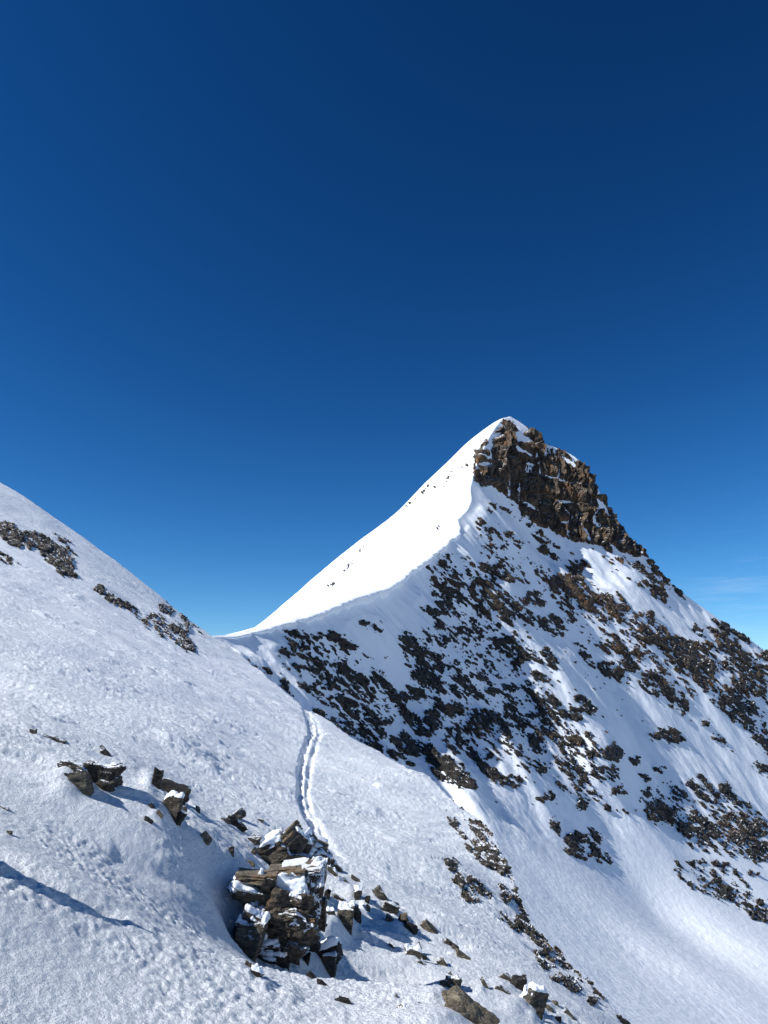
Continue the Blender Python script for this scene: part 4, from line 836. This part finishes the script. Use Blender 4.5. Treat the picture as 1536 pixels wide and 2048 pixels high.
# ---- outcrops of the near slope
NEAR = [
 ('long snow-speckled outcrop high on the left slope at the photo border', 'slope', [(28, 1072, 74, 32, 35), (75, 1082, 60, 26, 25), (14, 1052, 40, 16, 20)], 0.02, 0.8),
 ('brown and snow-flecked outcrop right of the long one on the left slope', 'slope', [(112, 1112, 70, 40, 40), (128, 1136, 56, 24, 38), (140, 1106, 30, 16, 40)], 0.08, 0.8),
 ('tiny dark ledge above the left-slope outcrops', 'slope', [(126, 1078, 22, 8, 32)], 0.1, 0.6),
 ('small dark outcrop at the photo border under the long one', 'slope', [(10, 1116, 44, 14, 35)], -0.05, 0.7),
 ('narrow rock ledge slanting down the left slope', 'slope', [(201, 1178, 22, 16, 30), (222, 1196, 32, 11, 40), (250, 1211, 44, 9, 22)], 0.05, 0.7),
 ('brown rock on the near skyline above the col', 'slope', [(333, 1217, 28, 20, 40)], 0.25, 0.7),
 ('dark curved outcrop near the foot of the left skyline', 'slope', [(305, 1236, 24, 13, 0), (324, 1255, 44, 22, 55), (284, 1240, 20, 7, 45)], 0.12, 0.7),
 ('lowest dark outcrop of the left skyline, beside the col', 'slope', [(362, 1262, 30, 24, 60), (372, 1288, 44, 20, 35), (346, 1250, 12, 10)], 0.12, 0.7),
 ('thin rock strip on the near skyline just above the col', 'slope', [(377, 1243, 22, 6, 40), (392, 1257, 20, 5, 42)], 0.1, 0.6),
 ('thin dark ledge at the snow edge right of the ski track', 'slope', [(915, 1603, 36, 9, 52)], 0.1, 0.8),
 ('narrow dark outcrop under the snow edge', 'slope', [(912, 1653, 46, 13, 52)], 0.05, 0.8),
 ('brown snow-streaked outcrop on the right snow edge', 'slope', [(964, 1662, 44, 30, 35), (944, 1648, 20, 10, 20)], 0.15, 0.8),
 ('large dark outcrop along the right snow edge', 'slope', [(972, 1708, 70, 40, 45), (1000, 1728, 40, 22, 60), (948, 1700, 30, 14, 40)], 0.12, 0.8),
 ('small dark knob on the right snow edge', 'slope', [(1028, 1756, 20, 14, 20), (1010, 1735, 16, 10, 50)], 0.1, 0.8),
 ('tall dark outcrop midway down the right snow edge', 'slope', [(1046, 1806, 50, 24, 62), (1035, 1785, 20, 14, 50)], 0.12, 0.8),
 ('round dark outcrop in open snow left of the snow edge', 'slope', [(904, 1729, 30, 24, 40)], 0.15, 0.8),
 ('speckled dark outcrop in open snow below the round one', 'slope', [(925, 1768, 40, 20, 45), (939, 1793, 34, 20, 25)], 0.02, 0.8),
 ('slanting dark outcrop right of the speckled one', 'slope', [(957, 1775, 56, 17, 50)], 0.05, 0.8),
 ('small dark outcrop left of the tall one on the edge', 'slope', [(1008, 1788, 30, 16, 60)], 0.1, 0.8),
 ('low dark ledge under the small edge outcrop', 'slope', [(1020, 1844, 34, 10, 40)], 0.05, 0.8),
 ('dark outcrop bending round the lower snow edge', 'slope', [(1050, 1850, 44, 30, 50), (1078, 1880, 50, 18, 48)], 0.12, 0.8),
 ('brown upright outcrop above the lower snow edge', 'slope', [(1090, 1921, 46, 22, 55), (1113, 1956, 24, 16)], 0.08, 0.8),
 ('long black outcrop on the lower snow edge', 'slope', [(1136, 1920, 60, 32, 42), (1160, 1942, 36, 20, 60)], 0.15, 0.8),
 ('speckled outcrop below the long black one', 'slope', [(1145, 1970, 40, 24, 30)], -0.12, 0.8),
 ('small black knobs at the bottom of the snow edge', 'slope', [(1187, 1961, 18, 13), (1197, 1984, 26, 17, 50)], 0.12, 0.8),
 ('small upright black rock near the bottom of the snow edge', 'slope', [(1183, 2000, 20, 12, 70)], 0.15, 0.8),
 ('narrow dark rock strip leaving the picture at the bottom edge', 'slope', [(1246, 2034, 40, 14, 55)], 0.1, 0.8),
]
for i, (label, mat, blobs, bias, high) in enumerate(NEAR):
    outcrop(near, blobs, label, mat, 3000 + 7 * i, bias=bias + 0.10, high=high * 1.35, grain=0.62, rag=1.35)
# ------------------------------------------------------------------ loose boulders and broken blocks
import bmesh
_ico = {}
def ico(sub):
    if sub not in _ico:
        bm = bmesh.new(); bmesh.ops.create_icosphere(bm, subdivisions=sub, radius=1.0)
        v = np.array([q.co[:] for q in bm.verts]); f = np.array([[q.index for q in p.verts] for p in bm.faces]); bm.free()
        _ico[sub] = (v / np.linalg.norm(v, axis=1, keepdims=True), f)
    return _ico[sub]

def rough_block(size, seed, sub=5, square=0.6, rough=0.05, bevel=10):
    """angular block: a ball cut by flat cleavage planes, then weathered. size = full width, depth, height"""
    rng = np.random.default_rng(seed); d, f = ico(sub)
    pl = []
    for ax in range(3):
        for s in (-1, 1):
            n = np.zeros(3); n[ax] = s; n += rng.normal(0, 0.22 * (1.2 - square), 3); pl.append((n / np.linalg.norm(n), rng.uniform(0.85, 1.0)))
    for _ in range(7):
        n = rng.normal(0, 1, 3); pl.append((n / np.linalg.norm(n), rng.uniform(0.9, 1.25) + 0.25 * square))
    N = np.array([p[0] for p in pl]); H = np.array([p[1] for p in pl])
    c = np.maximum(d @ N.T, 1e-3)
    r = (H[None] / c).min(1); r = np.minimum(r, 1.75)
    v = d * r[:, None]
    lay = noise3(v * np.array([1.2, 1.2, 5.5]) + seed % 97, seed)
    big = noise3(v * 2.1 + seed % 89, seed + 1); sm_ = noise3(v * 7 + seed % 83, seed + 2)
    step_ = np.floor(noise3(v * np.array([1.5, 1.5, 2.6]) + 5, seed + 3) * 5) / 5
    v = v * (1 + rough * (0.8 * lay + 0.9 * big + 0.35 * sm_ + 1.3 * step_))[:, None]
    return v * np.asarray(size) / 2.0, f

def frame(ang, yaw=0.0, pitch=0.0):
    """turn by ang clockwise as seen from the camera, then about the vertical"""
    return np.array((Matrix.Rotation(math.radians(ang), 3, 'Y') @ Matrix.Rotation(math.radians(pitch), 3, 'X') @ Matrix.Rotation(math.radians(yaw), 3, 'Z')))

def vert_normals(v, f):
    n = np.zeros_like(v); fn = np.cross(v[f[:, 1]] - v[f[:, 0]], v[f[:, 2]] - v[f[:, 0]])
    for k in range(3): np.add.at(n, f[:, k], fn)
    return n / np.maximum(np.linalg.norm(n, axis=1, keepdims=True), 1e-12)

def snow_cap(v, f, thick, seed, parent, cover=0.5, offset=(0, 0, 0), name='snow_cap'):
    n = vert_normals(v, f); span = np.ptp(v, axis=0).max()
    w = smooth(0.45, 0.85, n[:, 2] + 0.35 * noise3(v / span * 5 + seed, seed)) * smooth(0.42 - cover, 0.62 - cover, 0.5 * noise3(v / span * 2.2 + seed, seed + 4) + (v[:, 2] - v[:, 2].mean()) / np.ptp(v[:, 2]) * 0.5)
    for _ in range(3):                                  # soften
        a = np.zeros_like(w); c = np.zeros_like(w)
        for k in range(3):
            np.add.at(a, f[:, k], w[f].mean(1)); np.add.at(c, f[:, k], 1)
        w = a / np.maximum(c, 1)
    t = thick * (w * (0.8 + 0.5 * noise3(v / span * 6, seed + 7))) - thick * 0.12
    cv = v + n * (t * 0.45)[:, None] + np.array([0, 0, 1]) * (t * 0.8)[:, None]
    keep = (w[f] > 0.015).any(1)
    if keep.sum() < 12: return None
    fk = f[keep]; lab = np.arange(len(cv))
    for _ in range(200):                                # keep the largest connected patch of snow
        m = lab[fk].min(1); new = lab.copy()
        for k in range(3): np.minimum.at(new, fk[:, k], m)
        if (new == lab).all(): break
        lab = new
    fl = lab[fk[:, 0]]; ids, cnt_ = np.unique(fl, return_counts=True)
    vv, ff = used(cv, fk[fl == ids[cnt_.argmax()]])
    o = link_mesh(name, vv, ff, M_CAP, parent); o.location = offset
    return o

def depth_of(px, py, ter=None):
    p = (ter or near).hit(np.array([float(px)]), np.array([float(py)]))[0]
    return p[1] if not np.isnan(p[0]) else 10.0

def boulder(px, py, w, h, label, mat='near', ang=0, deep=0.8, seed=None, cap=0.0, square=0.5, rough=0.07, depth=None, sub=5, name='boulder', yaw=None, sink=0.3, group=None, cat='rock'):
    seed = seed if seed is not None else int(px * 7 + py * 13)
    if px > 650 and depth is None: w, h = 0.82 * w, 0.82 * h
    rng = random.Random(seed)
    y = depth if depth else depth_of(px, py + h * sink)
    k = y / F / math.cos(PITCH)
    size = np.array([w, (w + h) / 2 * deep, h * 1.26]) * k * 1.02
    v, f = rough_block(size, seed, sub, square, rough)
    R = frame(ang, yaw if yaw is not None else rng.uniform(-14, 14))
    v = v @ R.T
    c = at(px, py + 0.24 * h, y + size[1] * 0.25)
    base = np.array([c[0], c[1], c[2] + v[:, 2].min()])
    o = link_mesh(name, v + (c - base), f, K[mat], flat=True); o.location = base
    tag(o, label, cat, group)
    if cap: snow_cap(v + (c - base), f, cap, seed, o)
    return o

# the stacked outcrop in the foreground: blocks of one crag
D0 = 6.7; k0 = D0 / F / math.cos(PITCH)
crag_base = at(560, 1925, D0)
crag = thing('rock_outcrop', 'big stacked crag of brown blocks under snow-streaked slabs in the foreground', 'rock outcrop', crag_base)
def crag_piece(name, px, py, w, h, ang, off, deep, mat, cap=0.0, seed=0, square=0.75, rough=0.085, sub=6, yaw=0, cover=0.5, label=None):
    size = np.array([w * k0, deep, h * k0])
    v, f = rough_block(size, 5000 + seed, sub, square, rough)
    v = v @ frame(ang, yaw).T
    o = link_mesh(name, v, f, K[mat], crag, flat=True); o.location = at(px, py, D0 + off) - crag_base
    if label: o['label'] = label
    if cap: snow_cap(v, f, cap, seed, o, cover)
    return o
PIECES = [
 ('slab', 508, 1752, 64, 12, 3, 0.00, 0.28, 'tan', 0, 1, 0.9), ('slab', 536, 1750, 40, 10, -2, 0.02, 0.28, 'tan', 0, 31, 0.85),
 ('slab', 580, 1742, 62, 8, -7, 0.10, 0.3, 'tan', 0, 2, 0.9), ('slab', 624, 1736, 40, 9, -3, 0.12, 0.3, 'near', 0, 32, 0.8), ('slab', 566, 1736, 56, 6, -4, 0.20, 0.3, 'tan', 0, 3, 0.9), ('slab', 612, 1731, 58, 6, -8, 0.22, 0.3, 'tan', 0, 33, 0.9),
 ('slab', 590, 1727, 48, 5, -6, 0.3, 0.3, 'near', 0, 4, 0.9), ('slab', 628, 1724, 34, 6, -10, 0.3, 0.25, 'tan', 0, 34, 0.9),
 ('block', 538, 1776, 30, 40, 3, 0.00, 0.22, 'near', 0, 5, 0.85), ('block', 542, 1800, 30, 28, 6, 0.02, 0.2, 'near', 0, 6, 0.8), ('block', 492, 1782, 54, 32, 14, 0.02, 0.3, 'near', 0.02, 7, 0.3), ('block', 512, 1800, 34, 60, -14, 0.10, 0.3, 'black', 0, 8, 0.6),  # the black block puts the shade of the recess into its colour
 ('block', 588, 1782, 70, 50, 0, 0.20, 0.3, 'near', 0.03, 9, 0.6), ('block', 628, 1792, 36, 128, 4, 0.22, 0.5, 'plastered', 0, 10, 0.7), ('block', 584, 1822, 82, 78, 8, 0.08, 0.5, 'rubble', 0, 11, 0.5), ('block', 600, 1852, 70, 44, -8, 0.10, 0.45, 'rubble', 0.0, 12, 0.45),
 ('block', 562, 1866, 70, 64, 20, 0.10, 0.42, 'rubble', 0, 13, 0.5), ('block', 548, 1898, 72, 48, 6, 0.06, 0.4, 'black', 0.02, 14, 0.5), ('block', 505, 1850, 52, 54, 22, -0.16, 0.3, 'near', 0.03, 15, 0.7), ('block', 496, 1884, 44, 70, 16, -0.24, 0.26, 'near', 0, 16, 0.75),
 ('block', 481, 1884, 22, 74, 16, -0.14, 0.24, 'black', 0, 17, 0.7), ('block', 522, 1820, 44, 40, -10, 0.08, 0.3, 'rubble', 0, 18, 0.4), ('block', 575, 1910, 40, 40, -20, 0.14, 0.3, 'rubble', 0.02, 19, 0.5), ('block', 643, 1825, 18, 50, 2, 0.18, 0.24, 'near', 0, 20, 0.8),
 ('block', 612, 1876, 44, 34, -6, 0.2, 0.3, 'black', 0, 21, 0.5), ('block', 560, 1795, 34, 26, 0, 0.06, 0.25, 'tan', 0, 22, 0.7),
]
_r = random.Random(5)
for j in range(26):                                     # fractured front of the crag
    px, py = _r.uniform(548, 622), _r.uniform(1792, 1900); w = _r.uniform(16, 34)
    PIECES.append(('block', px, py, w, w * _r.uniform(0.5, 1.0), _r.uniform(-35, 35), -0.14 + _r.uniform(0, 0.06) + abs(px - 585) * 0.002, 0.16, _r.choice(('rubble', 'near', 'near', 'tan', 'black')), _r.choice((0, 0, 0.015)), 40 + j, 0.6))
for nm, px, py, w, h, ang, off, deep, mat, cap, sd_, sq in PIECES:
    crag_piece(nm, px, py, w, h, ang, off, deep, mat, cap, sd_, sq)
def snow_lump(parent, base, px, py, w, h, ang, depth, deep, seed, name='snow_cap'):
    k = depth / F / math.cos(PITCH)
    v, f = rough_block(np.array([w * k, deep, h * k]), seed, 5, 0.2, 0.10)
    v *= 1 + 0.05 * noise3(v / (w * k) * 9, seed)[:, None]
    v = v @ frame(ang).T
    o = link_mesh(name, v, f, M_CAP, parent); o.location = at(px, py, depth) - base
    return o
snow_lump(crag, crag_base, 584, 1770, 56, 40, -8, D0 + 0.0, 0.14, 71); snow_lump(crag, crag_base, 606, 1794, 20, 30, 5, D0 - 0.04, 0.10, 72)
snow_lump(crag, crag_base, 524, 1878, 12, 74, 22, D0 - 0.10, 0.10, 73); snow_lump(crag, crag_base, 484, 1769, 38, 9, 8, D0 + 0.0, 0.16, 74)
snow_lump(crag, crag_base, 524, 1762, 9, 44, -6, D0 - 0.01, 0.08, 75)

# the pointed boulder pile behind it
D1 = 8.6; pile_base = at(575, 1726, D1)
pile = thing('rock_outcrop', 'pointed pile of brown slabs with a white snow patch, behind the crag', 'rock outcrop', pile_base)
k1 = D1 / F / math.cos(PITCH)
for j, (nm, px, py, w, h, ang, off, deep, mat, cap) in enumerate([
    ('slab', 571, 1678, 56, 24, -42, 0.05, 0.4, 'tan', 0), ('block', 548, 1704, 54, 40, -30, 0.0, 0.4, 'rubble', 0.02), ('block', 590, 1692, 34, 46, 35, 0.12, 0.4, 'near', 0.03), ('block', 608, 1694, 26, 44, 40, 0.2, 0.35, 'near', 0.04),
    ('block', 566, 1715, 70, 28, 4, 0.08, 0.4, 'near', 0.0), ('block', 630, 1694, 50, 26, 22, 0.4, 0.4, 'tan', 0.02), ('block', 604, 1716, 40, 24, 10, 0.1, 0.35, 'near', 0.03), ('block', 646, 1716, 26, 26, 35, 0.3, 0.3, 'near', 0.02)]):
    v, f = rough_block(np.array([w * k1, deep, h * k1]) * 1.05, 6100 + j, 5, 0.75, 0.055); v = v @ frame(ang).T
    o = link_mesh(nm, v, f, K[mat], pile, flat=True); o.location = at(px, py, D1 + off) - pile_base
    if cap: snow_cap(v, f, cap, 6100 + j, o)
snow_lump(pile, pile_base, 550, 1672, 36, 16, -32, D1 + 0.02, 0.25, 81)

for px, py, w, h, label, mat, opt in B:
    boulder(px, py, w, h, label, mat, **opt)

# ---- many small stones of the face: a few stones, copied
rng = random.Random(77)
protos = []
for j in range(6):
    v, f = rough_block((1.0, 0.9, 0.62), 7000 + j, 3, 0.4, 0.12)
    protos.append((v, f))
proto_objs = []
zones = [(1010, 1290, 180, 120, 60), (860, 1390, 120, 90, 50), (1100, 1450, 140, 110, 70), (1270, 1330, 160, 110, 50), (980, 1100, 90, 50, 22), (1170, 1150, 90, 60, 22), (1440, 1620, 100, 110, 44), (1480, 1400, 60, 100, 24), (680, 1330, 90, 60, 26), (1400, 1770, 100, 50, 16)]
FACE_CROPS = [b for _, _, bl, _ in FACE for b in bl]
spots = []
for zx, zy, sx, sy, n in zones:
    for _ in range(n):
        x, y = zx + rng.gauss(0, sx * 0.6), zy + rng.gauss(0, sy * 0.6)
        if x < 560 or x > 1545: continue
        spots.append((x, y))
P = mt.hit(np.array([s[0] for s in spots]), np.array([s[1] for s in spots]))
NP = near.hit(np.array([s[0] for s in spots]), np.array([s[1] for s in spots]))
cnt = 0
for (x, y), p, q in zip(spots, P, NP):
    if np.isnan(p[0]) or not np.isnan(q[0]) or cnt >= 280: continue
    j = rng.randrange(6)
    mat = 'dark' if x < 1120 or rng.random() < 0.5 else 'brown'
    key = (j, mat)
    src = next((o for kk_, o in proto_objs if kk_ == key), None)
    if src is None:
        o = link_mesh('stone', *protos[j], K[mat], flat=True); proto_objs.append((key, o))
        tag(o, 'small dark stone poking through the snow of the broken mountain face', 'stone', 'stones scattered over the snowy face')
    else:
        o = src.copy(); C.objects.link(o)
    kpx = np.linalg.norm(p) / F
    s = kpx * rng.choice((2.6, 3.2, 4.0, 5.0, 6.5, 8.5))
    o.location = p + np.array([0, 0, -0.1 * s]); o.scale = (s * rng.uniform(0.8, 1.5), s, s * rng.uniform(0.8, 1.3))
    o.rotation_euler = (rng.uniform(-0.3, 0.3), math.radians(rng.uniform(15, 45)), rng.uniform(-0.6, 0.6))
    cnt += 1
